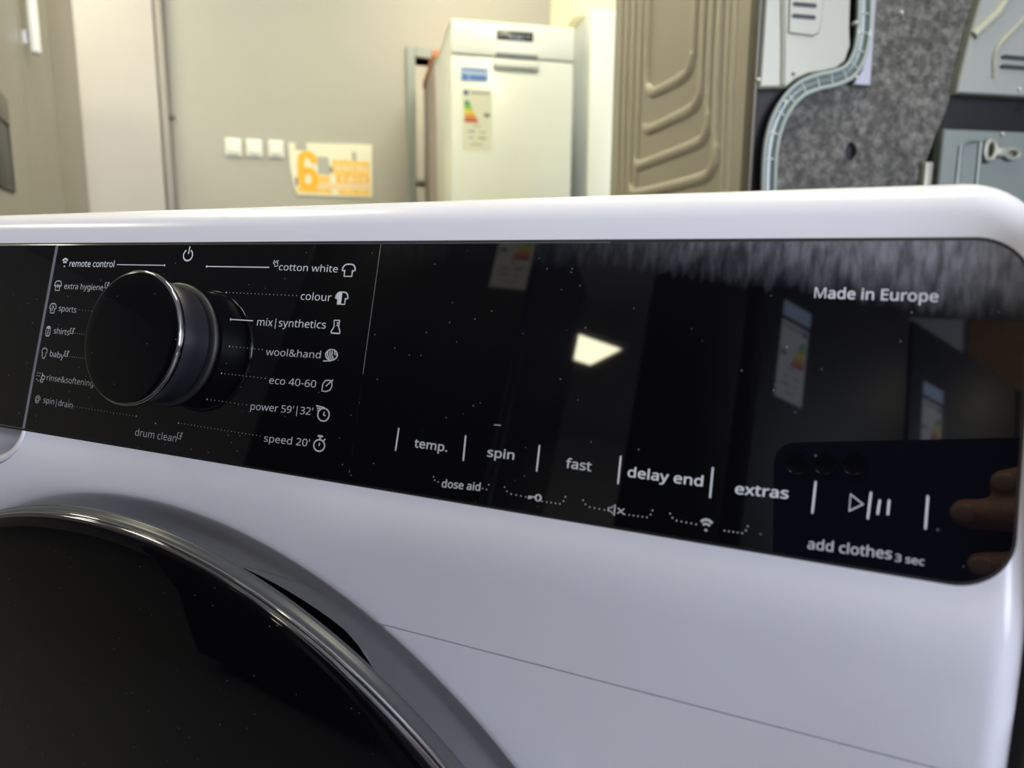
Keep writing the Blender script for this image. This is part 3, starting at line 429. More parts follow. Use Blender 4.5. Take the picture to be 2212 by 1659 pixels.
'6': '459;47,129 36,183 32,244 34,295 39,344 49,392 63,438 84,480 112,518 148,549 192,573 244,588 306,593 325,592 345,591 364,589 389,583 389,497 359,506 343,509 325,510 308,511 260,506 221,494 191,473 168,447 150,415 138,377 131,335 128,303 113,303 124,317 142,335 165,350 191,361 221,368 255,371 304,365 348,349 384,321 411,284 428,238 433,184 427,126 409,76 380,35 342,5 294,-14 239,-20 197,-16 158,-4 122,17 91,46 66,83 191,75 212,66 238,63 279,71 311,92 332,129 339,184 333,230 314,263 284,284 240,291 208,287 181,277 158,261 141,241 131,220 128,198 129,174 135,149 144,127 156,106 172,88;11,13,12 11,14,13 11,15,14 11,16,15 10,16,11 10,17,16 9,18,10 18,17,10 8,20,9 20,19,9 19,18,9 7,22,8 22,21,8 21,20,8 7,23,22 7,24,23 6,24,7 6,25,24 6,26,25 5,26,6 5,27,26 4,27,5 4,28,27 35,37,36 34,37,35 34,38,37 33,38,34 32,38,33 32,39,38 3,28,4 3,31,28 31,29,28 31,39,32 31,40,39 3,30,31 29,40,31 3,29,30 3,64,29 64,40,29 2,65,3 65,64,3 63,40,64 2,66,65 63,41,40 62,41,63 2,67,66 61,41,62 2,68,67 1,68,2 1,69,68 61,42,41 60,42,61 1,70,69 1,71,70 60,43,42 59,43,60 0,71,1 0,72,71 0,73,72 53,73,0 58,43,59 53,74,73 58,44,43 53,75,74 57,44,58 53,54,75 52,54,53 57,45,44 52,55,54 56,45,57 52,56,55 52,45,56 51,45,52 51,46,45 50,46,51 50,47,46 49,47,50 49,48,47',
'A': '513;529,-12 429,-12 360,165 149,165 81,-12 -18,-12 216,587 297,587 329,253 271,411 268,420 263,434 257,451 252,469 247,485 256,457 263,481 258,465 254,449 249,434 245,421 241,411 183,253;5,7,6 5,14,7 14,16,7 16,0,7 5,13,14 15,17,14 17,16,14 15,0,16 5,18,13 18,12,13 18,15,17 18,12,15 12,0,15 11,0,12 5,19,18 5,20,19 10,0,11 5,21,20 9,0,10 5,22,21 8,0,9 22,2,8 2,0,8 5,3,22 3,2,22 5,4,3 1,0,2',
'B': '521;66,585 242,585 338,576 410,551 456,503 471,431 467,396 457,366 440,339 416,318 387,302 362,295 362,309 388,303 421,290 449,269 472,242 486,206 490,163 484,111 464,68 432,33 390,8 339,-7 280,-12 66,-12 162,341 255,341 315,346 349,362 366,386 372,422 365,458 344,480 305,494 244,499 162,499 259,257 162,257 162,73 265,73 326,80 363,100 382,129 389,169 386,194 377,215 362,232 339,245 305,254;25,36,0 36,1,0 36,2,1 36,3,2 36,4,3 36,35,4 35,34,4 34,33,4 33,5,4 25,26,36 32,5,33 31,5,32 31,6,5 30,6,31 30,7,6 29,7,30 29,8,7 28,8,29 27,8,28 25,38,26 38,27,26 38,8,27 38,12,8 12,9,8 12,13,9 13,10,9 38,11,12 10,14,13 11,14,10 38,14,11 38,15,14 38,37,15 37,49,15 49,16,15 25,39,38 48,16,49 47,16,48 47,17,16 46,17,47 45,17,46 45,18,17 44,18,45 43,18,44 43,19,18 42,19,43 42,20,19 41,20,42 40,20,41 25,40,39 25,20,40 25,21,20 25,22,21 25,23,22 25,24,23',
'C': '507;391,496 359,503 323,505 282,501 245,490 214,473 187,448 166,417 150,379 140,336 137,286 142,223 158,168 184,125 219,94 265,74 323,67 358,69 392,74 424,81 472,93 472,6 430,-7 395,-14 357,-19 311,-20 229,-11 160,18 106,64 67,126 44,201 37,287 42,351 56,410 79,462 111,507 152,543 202,571 259,587 324,593 369,590 412,584 452,573 498,553 459,471 421,486;38,40,39 38,41,40 37,41,38 37,42,41 37,43,42 36,43,37 36,1,43 1,0,43 0,45,43 45,44,43 35,2,36 2,1,36 34,3,35 3,2,35 34,4,3 34,5,4 34,6,5 33,6,34 33,7,6 33,8,7 32,8,33 32,9,8 31,9,32 31,10,9 30,10,31 30,11,10 30,12,11 29,12,30 29,13,12 28,13,29 28,14,13 28,15,14 19,21,20 18,21,19 28,16,15 17,21,18 16,21,17 28,21,16 27,21,28 26,21,27 26,22,21 26,23,22 25,23,26 25,24,23',
'D': '586;513,452 540,379 549,292 539,201 511,125 466,65 404,22 327,-4 238,-12 66,-12 66,585 255,585 338,576 410,551 469,510 393,128 434,195 448,290 442,356 424,409 395,449 356,476 305,493 243,499 162,499 162,74 227,74 325,88;9,24,10 24,11,10 24,12,11 24,13,12 24,14,13 24,23,14 23,22,14 22,0,14 9,25,24 21,0,22 20,0,21 20,1,0 19,1,20 18,1,19 18,2,1 17,2,18 17,3,2 16,3,17 16,4,3 15,4,16 27,4,15 27,5,4 26,5,27 9,26,25 9,5,26 9,6,5 9,7,6 9,8,7',
'E': '446;410,75 410,-12 66,-12 66,585 410,585 410,497 162,497 162,342 395,342 395,256 162,256 162,75;2,6,3 6,4,3 6,5,4 2,7,6 2,10,7 10,8,7 10,9,8 2,11,10 2,0,11 2,1,0',
'F': '416;162,231 162,-12 66,-12 66,585 410,585 410,497 162,497 162,318 395,318 395,231;2,6,3 6,4,3 6,5,4 2,7,6 2,0,7 0,8,7 0,9,8 2,1,0',
'G': '584;314,226 314,314 536,314 536,13 481,-3 432,-13 381,-18 323,-20 238,-11 167,17 111,63 70,124 45,199 37,286 46,373 74,448 119,509 180,555 256,583 345,593 394,590 439,584 482,573 533,554 496,469 453,486 418,496 380,503 342,505 281,498 231,479 190,447 161,404 143,350 136,286 142,224 157,170 184,127 222,94 273,74 340,67 374,68 403,70 427,75 440,78 440,226;18,20,19 18,21,20 18,22,21 17,22,18 17,23,22 16,23,17 16,28,23 28,27,23 27,26,23 26,25,23 25,24,23 15,29,16 29,28,16 15,30,29 15,31,30 14,31,15 14,32,31 14,33,32 13,33,14 13,34,33 0,2,1 0,45,2 45,3,2 12,34,13 12,35,34 44,3,45 12,36,35 11,36,12 11,37,36 11,38,37 10,38,11 10,39,38 43,3,44 42,3,43 10,40,39 41,3,42 40,3,41 10,3,40 9,3,10 8,3,9 8,4,3 8,5,4 7,5,8 7,6,5',
'M': '716;330,0 142,502 139,502 140,484 142,461 143,435 144,407 144,377 144,347 144,0 78,0 78,573 184,573 361,103 364,103 544,573 650,573 650,0 578,0 578,352 578,380 579,408 580,435 581,460 583,482 584,501 581,501 390,0;10,2,11 2,12,11 2,1,12 1,13,12 14,26,15 26,16,15 26,25,16 25,17,16 10,3,2 0,13,1 14,27,26 24,17,25 10,4,3 23,17,24 10,5,4 22,17,23 10,6,5 21,17,22 20,17,21 10,7,6 19,17,20 10,8,7 18,17,19 10,9,8 0,14,13 0,27,14',
'N': '610;544,585 544,-12 441,-12 135,464 151,464 151,456 153,432 154,406 155,379 156,350 156,320 156,-12 66,-12 66,585 168,585 473,111 457,111 457,114 456,137 455,163 454,193 453,222 452,249 452,585;12,3,13 3,14,13 3,4,14 4,18,14 18,15,14 22,0,23 22,1,0 12,6,3 6,2,3 5,18,4 6,18,5 12,7,6 2,18,6 12,8,7 12,9,8 12,10,9 12,11,10 21,1,22 20,1,21 19,1,20 18,15,19 15,1,19 2,17,18 2,16,17 2,15,16 2,1,15',
'R': '499;66,585 236,585 303,580 358,566 401,541 432,507 450,463 456,410 452,365 438,328 417,298 392,275 363,258 347,251 508,-12 396,-12 257,225 162,225 162,-12 66,-12 305,488 273,495 231,498 162,498 162,310 235,310 293,316 330,335 350,364 358,407 354,437 345,460 329,476;19,23,0 23,1,0 23,2,1 23,3,2 23,4,3 23,5,4 23,22,5 22,21,5 21,6,5 19,24,23 20,6,21 32,6,20 31,6,32 31,7,6 30,7,31 29,7,30 29,8,7 28,8,29 28,9,8 27,9,28 26,9,27 26,10,9 25,10,26 19,17,24 17,25,24 17,10,25 17,11,10 17,12,11 17,13,12 17,16,13 16,14,13 19,18,17 15,14,16',
'a': '450;148,438 188,446 231,449 303,440 356,412 387,362 397,294 397,-12 324,-12 310,49 322,49 307,31 286,12 263,-2 237,-12 207,-18 172,-20 133,-16 98,-5 68,14 44,41 30,77 25,120 38,182 80,229 148,257 242,269 304,271 304,284 299,326 284,350 261,363 227,368 196,366 166,359 138,348 99,331 69,406 110,425 303,198 253,196 187,188 148,172 129,149 122,118 127,92 140,75 161,65 188,61 234,68 271,88 295,122 303,173;1,3,2 0,3,1 0,4,3 38,4,0 37,4,38 37,5,4 36,35,37 35,34,37 34,33,37 33,32,37 32,5,37 31,5,32 30,5,31 30,6,5 29,6,30 28,6,29 28,7,6 27,7,28 26,39,27 39,7,27 25,39,26 24,39,25 23,40,24 40,39,24 52,7,39 23,41,40 23,42,41 22,42,23 51,7,52 22,43,42 22,44,43 50,10,51 10,7,51 21,44,22 21,45,44 21,46,45 49,10,50 20,46,21 20,47,46 48,10,49 20,48,47 20,9,48 9,10,48 20,11,9 11,8,9 11,7,10 19,11,20 19,12,11 8,7,11 18,12,19 18,13,12 18,14,13 17,14,18 17,15,14 16,15,17',
'c': '385;306,-14 276,-18 240,-20 184,-14 133,5 91,36 59,82 39,141 32,213 39,287 60,347 93,393 137,425 188,444 245,450 279,448 311,443 340,435 374,421 344,341 312,352 289,358 265,363 244,364 207,360 179,347 158,327 142,299 132,261 129,213 132,168 142,130 157,102 178,81 206,69 240,65 272,67 299,72 324,79 363,96 363,7 333,-6;13,15,14 13,16,15 12,16,13 12,17,16 12,18,17 11,18,12 11,22,18 22,21,18 21,20,18 20,19,18 10,23,11 23,22,11 10,24,23 10,25,24 10,26,25 9,26,10 9,27,26 9,28,27 8,28,9 8,29,28 8,30,29 7,30,8 7,31,30 6,31,7 6,32,31 6,33,32 38,40,39 5,33,6 5,34,33 37,40,38 36,40,37 5,35,34 35,40,36 5,40,35 4,40,5 4,41,40 3,41,4 3,0,41 3,1,0 2,1,3',
'd': '493;283,-11 254,-18 220,-20 143,-5 83,40 44,114 32,214 45,315 83,389 144,435 221,450 255,448 284,441 309,430 330,416 349,400 360,386 346,386 346,386 345,404 343,423 342,438 342,621 437,621 437,-12 358,-12 348,46 360,46 349,32 331,15 309,1 156,100 187,72 232,63 285,71 318,96 337,138 343,201 343,213 337,281 319,329 286,357 231,367 187,357 156,327 136,278 129,213 136,147;21,23,22 21,16,23 16,24,23 9,11,10 9,12,11 9,13,12 20,16,21 8,13,9 8,14,13 19,15,20 15,16,20 8,15,14 18,17,19 17,15,19 8,17,15 7,43,8 43,42,8 42,17,8 42,16,17 42,41,16 41,40,16 40,39,16 39,24,16 7,44,43 7,45,44 6,45,7 38,24,39 6,46,45 5,46,6 37,24,38 5,47,46 36,24,37 5,31,47 35,24,36 4,31,5 4,32,31 34,27,35 27,24,35 4,33,32 33,27,34 4,26,33 26,27,33 4,28,26 28,25,26 28,24,27 3,28,4 3,29,28 25,24,28 3,30,29 3,0,30 2,0,3 2,1,0',
'e': '452;128,421 177,443 234,450 289,444 335,424 373,393 401,351 418,301 423,244 423,189 131,189 139,141 163,99 202,73 255,64 292,66 324,71 355,80 404,99 404,12 363,-4 330,-13 293,-18 251,-20 191,-14 137,6 93,39 59,85 39,143 32,212 38,280 57,338 87,385 286,354 263,365 234,368 193,361 163,339 141,304 134,269 325,269 323,290 315,317 303,338;1,3,2 1,4,3 0,4,1 0,5,4 32,5,0 32,6,5 31,35,32 35,6,32 31,36,35 34,6,35 33,6,34 31,37,36 43,6,33 43,7,6 31,38,37 42,7,43 30,38,31 41,7,42 30,39,38 41,8,7 40,8,41 29,39,30 29,40,39 29,8,40 29,9,8 28,10,29 10,9,29 28,11,10 27,11,28 27,12,11 17,19,18 27,13,12 26,13,27 16,19,17 26,14,13 15,19,16 14,19,15 26,19,14 25,19,26 25,20,19 24,20,25 24,21,20 24,22,21 23,22,24',
'f': '276;278,442 278,363 170,363 170,-12 75,-12 75,363 0,363 0,417 75,441 75,458 80,510 93,552 115,585 146,608 183,621 227,625 253,624 276,621 297,616 326,607 300,529 275,536 260,540 244,543 229,544 202,539 185,525 174,499 170,457 170,442;14,16,15 14,17,16 13,17,14 13,18,17 13,19,18 12,19,13 12,20,19 11,23,12 23,22,12 22,21,12 21,20,12 10,25,11 25,24,11 24,23,11 10,26,25 10,27,26 9,27,10 9,28,27 8,28,9 8,29,28 8,0,29 8,1,0 7,1,8 6,1,7 5,1,6 4,2,5 2,1,5 4,3,2',
'h': '496;151,621 151,431 150,415 150,399 148,383 148,382 134,382 146,399 167,417 191,431 217,441 245,447 274,449 324,445 366,432 400,408 424,375 438,332 443,280 443,-12 349,-12 349,274 343,317 329,344 303,361 264,366 225,362 196,350 176,331 162,303 154,267 151,222 151,-12 56,-12 56,621;33,0,34 33,6,0 6,1,0 11,13,12 10,13,11 10,14,13 9,14,10 9,15,14 8,15,9 6,2,1 7,15,8 6,7,2 7,3,2 7,16,15 3,16,7 4,16,3 5,16,4 33,5,6 33,29,5 29,28,5 28,27,5 27,26,5 26,25,5 25,16,5 25,24,16 24,17,16 23,17,24 22,17,23 22,18,17 21,18,22 33,30,29 21,19,18 20,19,21 33,31,30 33,32,31',
'i': '207;66,589 84,600 104,603 124,600 141,589 153,571 157,546 153,522 141,504 124,493 104,489 84,493 66,504 54,522 50,546 54,571 56,442 151,442 151,-12 56,-12;19,17,16 19,18,17 1,3,2 0,3,1 0,4,3 0,5,4 15,5,0 15,6,5 14,6,15 13,6,14 13,7,6 12,7,13 12,8,7 11,8,12 11,9,8 11,10,9',
'l': '207;151,621 151,-12 56,-12 56,621;2,0,3 2,1,0',
'm': '750;455,431 496,445 540,450 608,440 658,409 687,356 697,281 697,-12 603,-12 603,276 598,317 584,345 562,361 528,366 479,358 448,335 430,295 423,237 423,-12 330,-12 330,276 327,306 321,328 311,345 297,357 278,364 253,366 218,362 192,351 174,331 161,304 153,268 151,223 151,-12 56,-12 56,442 135,442 146,383 133,383 146,400 166,418 188,432 213,442 239,448 266,450 314,445 355,431 387,406 404,378 396,378 419,407;1,3,2 43,45,44 42,45,43 42,46,45 0,3,1 41,46,42 34,36,35 34,38,36 38,37,36 0,4,3 40,46,41 50,4,0 40,47,46 39,47,40 50,5,4 49,48,50 48,5,50 39,48,47 38,48,39 34,30,38 30,29,38 29,28,38 28,27,38 27,26,38 26,48,38 26,13,48 13,5,48 25,13,26 25,14,13 12,5,13 24,14,25 11,5,12 24,15,14 23,15,24 11,6,5 22,15,23 10,6,11 22,16,15 21,16,22 9,6,10 20,16,21 34,31,30 20,17,16 9,7,6 19,17,20 8,7,9 34,32,31 19,18,17 34,33,32',
'n': '496;219,442 247,448 275,450 347,440 400,409 432,356 443,281 443,-12 349,-12 349,274 343,317 329,344 303,361 265,366 209,357 176,331 157,287 151,222 151,-12 56,-12 56,442 135,442 146,383 134,383 147,400 168,418 192,432;1,3,2 0,3,1 26,3,0 19,21,20 19,23,21 23,22,21 26,4,3 25,4,26 24,4,25 24,5,4 23,5,24 19,16,23 16,15,23 15,14,23 14,13,23 13,5,23 12,5,13 11,5,12 11,6,5 10,6,11 9,6,10 19,17,16 9,7,6 8,7,9 19,18,17',
'o': '485;427,342 447,284 454,216 450,163 439,117 421,76 397,42 366,15 329,-4 287,-16 241,-20 198,-16 158,-4 122,15 91,42 66,76 48,117 36,163 32,216 38,284 57,342 88,388 131,422 183,443 244,450 302,443 353,422 395,388 157,328 136,281 129,215 132,170 142,132 157,102 179,81 207,67 243,63 279,67 307,81 329,102 344,132 354,170 357,216 354,261 344,299 328,328 307,349 279,362 243,366 191,356;23,25,24 22,25,23 22,26,25 21,26,22 21,27,26 21,0,27 20,48,21 48,47,21 47,0,21 20,49,48 46,0,47 20,28,49 45,0,46 45,1,0 19,28,20 19,29,28 44,1,45 43,1,44 43,2,1 18,29,19 18,30,29 42,2,43 42,3,2 17,30,18 41,3,42 17,31,30 17,32,31 40,3,41 40,4,3 16,32,17 16,33,32 39,4,40 39,5,4 15,33,16 15,34,33 38,5,39 15,35,34 37,5,38 37,6,5 14,35,15 14,36,35 36,6,37 14,6,36 14,7,6 13,7,14 12,7,13 12,8,7 11,8,12 11,9,8 10,9,11',
'p': '493;209,440 239,448 273,450 349,435 410,391 449,317 461,216 455,146 438,88 410,41 372,7 325,-13 272,-20 239,-18 210,-11 184,0 162,14 144,30 133,43 147,43 147,40 149,21 150,1 151,-16 151,-204 56,-204 56,442 136,442 146,383 133,383 144,397 162,414 184,429 338,327 306,356 259,366 224,363 197,352 177,334 163,308 154,274 151,229 151,216 153,168 161,130 175,100 195,80 223,67 261,63 293,67 318,82 338,104 352,135 361,173 364,216 357,280;1,3,2 0,3,1 25,27,26 25,29,27 29,28,27 32,3,0 32,4,3 31,4,32 30,4,31 29,4,30 29,35,4 35,34,4 34,5,4 25,40,29 40,39,29 39,38,29 38,37,29 37,36,29 36,35,29 33,5,34 55,5,33 55,6,5 54,6,55 25,41,40 25,42,41 53,6,54 25,43,42 53,7,6 52,7,53 25,18,43 18,44,43 52,8,7 51,8,52 18,45,44 50,8,51 18,46,45 50,9,8 49,9,50 18,47,46 48,9,49 18,48,47 18,19,48 19,9,48 25,17,18 20,9,19 20,10,9 21,10,20 25,21,17 21,16,17 25,22,21 16,10,21 15,10,16 15,11,10 25,23,22 14,11,15 13,11,14 13,12,11 25,24,23',
'r': '331;209,437 238,447 268,450 282,450 296,449 310,447 333,443 321,354 297,358 286,360 275,361 264,362 242,359 222,352 202,341 185,326 171,307 160,284 153,259 151,229 151,-12 56,-12 56,442 137,442 145,363 131,363 143,381 162,403 184,422;1,3,2 1,4,3 1,5,4 1,6,5 0,6,1 0,7,6 21,23,22 21,25,23 25,26,23 26,24,23 28,7,0 27,7,28 26,9,27 9,8,27 8,7,27 24,11,26 11,10,26 10,9,26 21,24,25 21,17,24 17,16,24 16,15,24 15,14,24 14,13,24 13,12,24 12,11,24 21,18,17 21,19,18 21,20,19',
's': '384;343,183 356,153 360,119 354,77 337,42 309,14 272,-5 228,-16 177,-20 133,-18 96,-13 64,-4 30,11 30,102 74,82 107,71 142,64 178,61 221,65 249,76 263,92 268,113 266,124 261,134 251,145 233,156 207,169 169,185 130,201 97,217 69,236 47,259 33,289 29,325 41,378 78,418 134,442 202,450 241,448 278,442 312,433 355,416 322,338 283,352 255,360 227,366 197,368 162,365 138,356 125,343 121,327 122,316 128,306 140,296 159,285 187,272 223,257 262,242 295,225 322,206;36,38,37 36,39,38 35,39,36 35,40,39 35,41,40 34,41,35 34,46,41 46,45,41 45,44,41 44,43,41 43,42,41 33,47,34 47,46,34 33,48,47 33,49,48 33,50,49 33,51,50 32,51,33 32,52,51 32,53,52 32,54,53 31,54,32 31,55,54 31,56,55 30,56,31 30,57,56 30,58,57 29,58,30 29,59,58 28,59,29 28,0,59 27,0,28 26,0,27 26,1,0 25,1,26 24,1,25 24,2,1 23,2,24 22,2,23 21,2,22 21,3,2 20,3,21 12,14,13 19,3,20 12,15,14 19,4,3 18,4,19 12,16,15 17,4,18 12,17,16 12,4,17 12,5,4 12,6,5 11,6,12 10,6,11 10,7,6 9,7,10 9,8,7',
't': '290;172,77 189,66 212,62 227,62 243,64 257,67 284,74 284,-4 262,-12 242,-16 220,-19 199,-20 165,-17 133,-7 104,10 81,38 66,76 62,125 62,363 1,363 1,417 65,446 94,540 156,540 156,442 281,442 281,363 156,363 156,128 161,97;21,23,22 21,24,23 20,24,21 20,25,24 20,26,25 19,26,20 18,26,19 17,27,18 27,26,18 17,28,27 17,29,28 16,29,17 16,0,29 16,1,0 15,1,16 5,7,6 4,7,5 15,2,1 3,7,4 2,7,3 15,7,2 14,7,15 13,7,14 13,8,7 12,8,13 12,9,8 12,10,9 11,10,12',
'u': '496;345,442 439,442 439,-12 360,-12 349,45 362,45 349,28 328,10 303,-3 277,-13 249,-18 220,-20 170,-16 128,-2 94,21 70,54 56,96 51,148 51,442 147,442 147,154 152,112 167,85 192,68 230,63 270,67 299,79 320,98 334,126 342,162 345,206;17,19,18 17,20,19 30,1,0 30,2,1 29,2,30 28,2,29 17,21,20 16,21,17 27,2,28 16,22,21 26,5,27 5,2,27 15,22,16 15,23,22 25,5,26 15,24,23 24,5,25 15,5,24 14,4,15 4,5,15 14,6,4 6,3,4 6,2,5 14,7,6 3,2,6 13,7,14 13,8,7 12,8,13 12,9,8 12,10,9 11,10,12',
'x': '424;-9,-12 155,220 -2,442 108,442 212,289 316,442 425,442 268,220 433,-12 323,-12 212,150 100,-12;1,3,2 1,4,3 4,6,5 4,7,6 1,7,4 1,8,7 0,10,1 10,8,1 0,11,10 9,8,10',
'y': '409;161,-2 -17,442 84,442 180,189 188,168 195,147 202,127 208,108 213,89 215,80 199,80 203,95 212,124 223,157 234,190 324,442 426,442 235,-64 218,-102 198,-136 174,-165 144,-187 109,-200 68,-204 49,-204 32,-202 18,-200 -3,-196 -3,-116 20,-120 31,-121 44,-122 56,-123 77,-121 94,-115 108,-105 120,-92 131,-75 141,-54;0,2,1 0,3,2 14,16,15 14,17,16 13,17,14 0,4,3 0,5,4 12,17,13 0,6,5 0,7,6 11,7,12 7,8,12 8,9,12 9,17,12 0,11,7 0,10,11 0,9,10 0,17,9 38,17,0 37,17,38 37,18,17 36,18,37 35,18,36 35,19,18 34,19,35 33,19,34 27,29,28 27,30,29 32,19,33 27,31,30 27,32,31 27,19,32 27,20,19 27,21,20 27,22,21 26,22,27 26,23,22 25,23,26 24,23,25',
},
}


# ------------------------------------------------------------------ the washing machine: measured surface
TILT = math.radians(14.3); TT = math.tan(TILT)
DPAN = 0.212                                        # camera to control panel plane
NP = Vector((0, math.cos(TILT), -math.sin(TILT)))   # panel normal, pointing into the machine
UPV = Vector((0, math.sin(TILT), math.cos(TILT)))   # up along the panel
P0 = CAM + NP * DPAN                                # a point of the panel plane
ZT, ZB = 0.8337, 0.7489                             # black strip, top and bottom
WH, ZTOP, RC, RE = 0.3055, 0.8496, 0.020, 0.0085
DZ = 0.4835                                         # door centre height
ZBL = 0.7254                                        # where the slope ends
YV = -0.0015


def on_panel(px, py, h=0.0):
    """point of the panel plane measured at a photo pixel; h = height above the plane"""
    r = AX * 0
    d = Vector((px - 1106, py - 829.5, 1528.0))
    r = Vector((AX.dot(d), AY.dot(d), AZ.dot(d)))
    return CAM + r * ((DPAN - h) / r.dot(NP))


def pw(px, py):
    """panel coordinates (x, distance up the slope) of a pixel"""
    p = on_panel(px, py); return p.x, (p - P0).dot(UPV)


def pan3(x, w, h=0.0):
    return Vector((x, 0, 0)) + Vector((0, P0.y, P0.z)) + UPV * w - NP * h - Vector((0, 0, 0))


def yplane(z):
    if z >= ZB: return P0.y + (z - P0.z) * TT
    yb = P0.y + (ZB - P0.z) * TT
    if z <= ZBL: return YV
    t = (z - ZBL) / (ZB - ZBL)
    return YV + (yb - YV) * t * t


def inset_dist(x, z):
    """distance inside the rounded outline of the front"""
    dx = abs(x) - (WH - RC); dz = z - (ZTOP - RC)
    if dx > 0 and dz > 0: return RC - math.hypot(dx, dz)
    return min(WH - abs(x), ZTOP - z)


REC = [(0.190, 0.0185), (0.204, 0.0180), (0.214, 0.0168), (0.222, 0.0150), (0.2275, 0.0130), (0.234, 0.0088), (0.2410, 0.0035), (0.2446, 0.0006), (0.2458, 0.0)]


def rec_depth(r):
    if r >= REC[-1][0]: return 0.0
    if r <= REC[0][0]: return REC[0][1]
    for (a, da), (b, db) in zip(REC, REC[1:]):
        if a <= r <= b:
            t = (r - a) / (b - a); return da + (db - da) * t
    return 0.0


def surf(x, z):
    y = yplane(z)
    d = max(0.0, inset_dist(x, z))
    if d < RE: y += RE - math.sqrt(max(0, RE * RE - (RE - d) ** 2))
    y += rec_depth(math.hypot(x, z - DZ))
    return y


def hole_r(phi):
    """door opening in the front; phi from the top towards the right (degrees): finger notch at upper right"""
    def sm(a, b, t):
        t = min(1, max(0, (t - a) / (b - a))); return t * t * (3 - 2 * t)
    return 0.2055 + 0.0130 * (1 - sm(23, 33, abs(phi)))


SEAM = 0.7000
HOLE = [((hole_r(a)) * math.sin(math.radians(a)), DZ + hole_r(a) * math.cos(math.radians(a))) for a in range(-180, 180, 2)]
# drawer opening outline (x,z): straight top under the glass, rounded lower right corner
DRW = [(-0.2955, 0.7484), (-0.0832, 0.7484), (-0.0834, 0.7450), (-0.0852, 0.7410), (-0.0885, 0.7374), (-0.0935, 0.7338), (-0.1000, 0.7310),
       (-0.1100, 0.7280), (-0.1280, 0.7255), (-0.26, 0.7245), (-0.2755, 0.7272), (-0.2870, 0.7335), (-0.2935, 0.7410)]

DRW = ([DRW[0]] + [(p.x, min(p.y, 0.7484)) for p in smooth_path([(x, z, 0) for x, z in DRW[1:9]], 5)]
       + [(p.x, min(p.y, 0.7484)) for p in smooth_path([(x, z, 0) for x, z in DRW[9:]], 4)])


def outline_ring(d):
    """points on the front outline moved inwards by d (sides and top only down to z=0.1)"""
    pts = [(WH - d, z) for z in np.arange(0.10, ZTOP - RC, 0.006)]
    r = RC - d
    for k in range(0, 13):
        a = math.radians(90 * k / 12); pts.append((WH - RC + r * math.cos(a), ZTOP - RC + r * math.sin(a)))
    xs = list(np.arange(WH - RC - 0.006, -(WH - RC), -0.006))
    pts += [(x, ZTOP - d) for x in xs]
    for k in range(0, 13):
        a = math.radians(90 + 90 * k / 12); pts.append((-(WH - RC) + r * math.cos(a), ZTOP - RC + r * math.sin(a)))
    pts += [(-(WH - d), z) for z in np.arange(0.10, ZTOP - RC, 0.006)][::-1]
    return pts


def in_poly(x, z, poly):
    c = False; j = len(poly) - 1
    for i in range(len(poly)):
        xi, zi = poly[i]; xj, zj = poly[j]
        if (zi > z) != (zj > z) and x < (xj - xi) * (z - zi) / (zj - zi) + xi: c = not c
        j = i
    return c


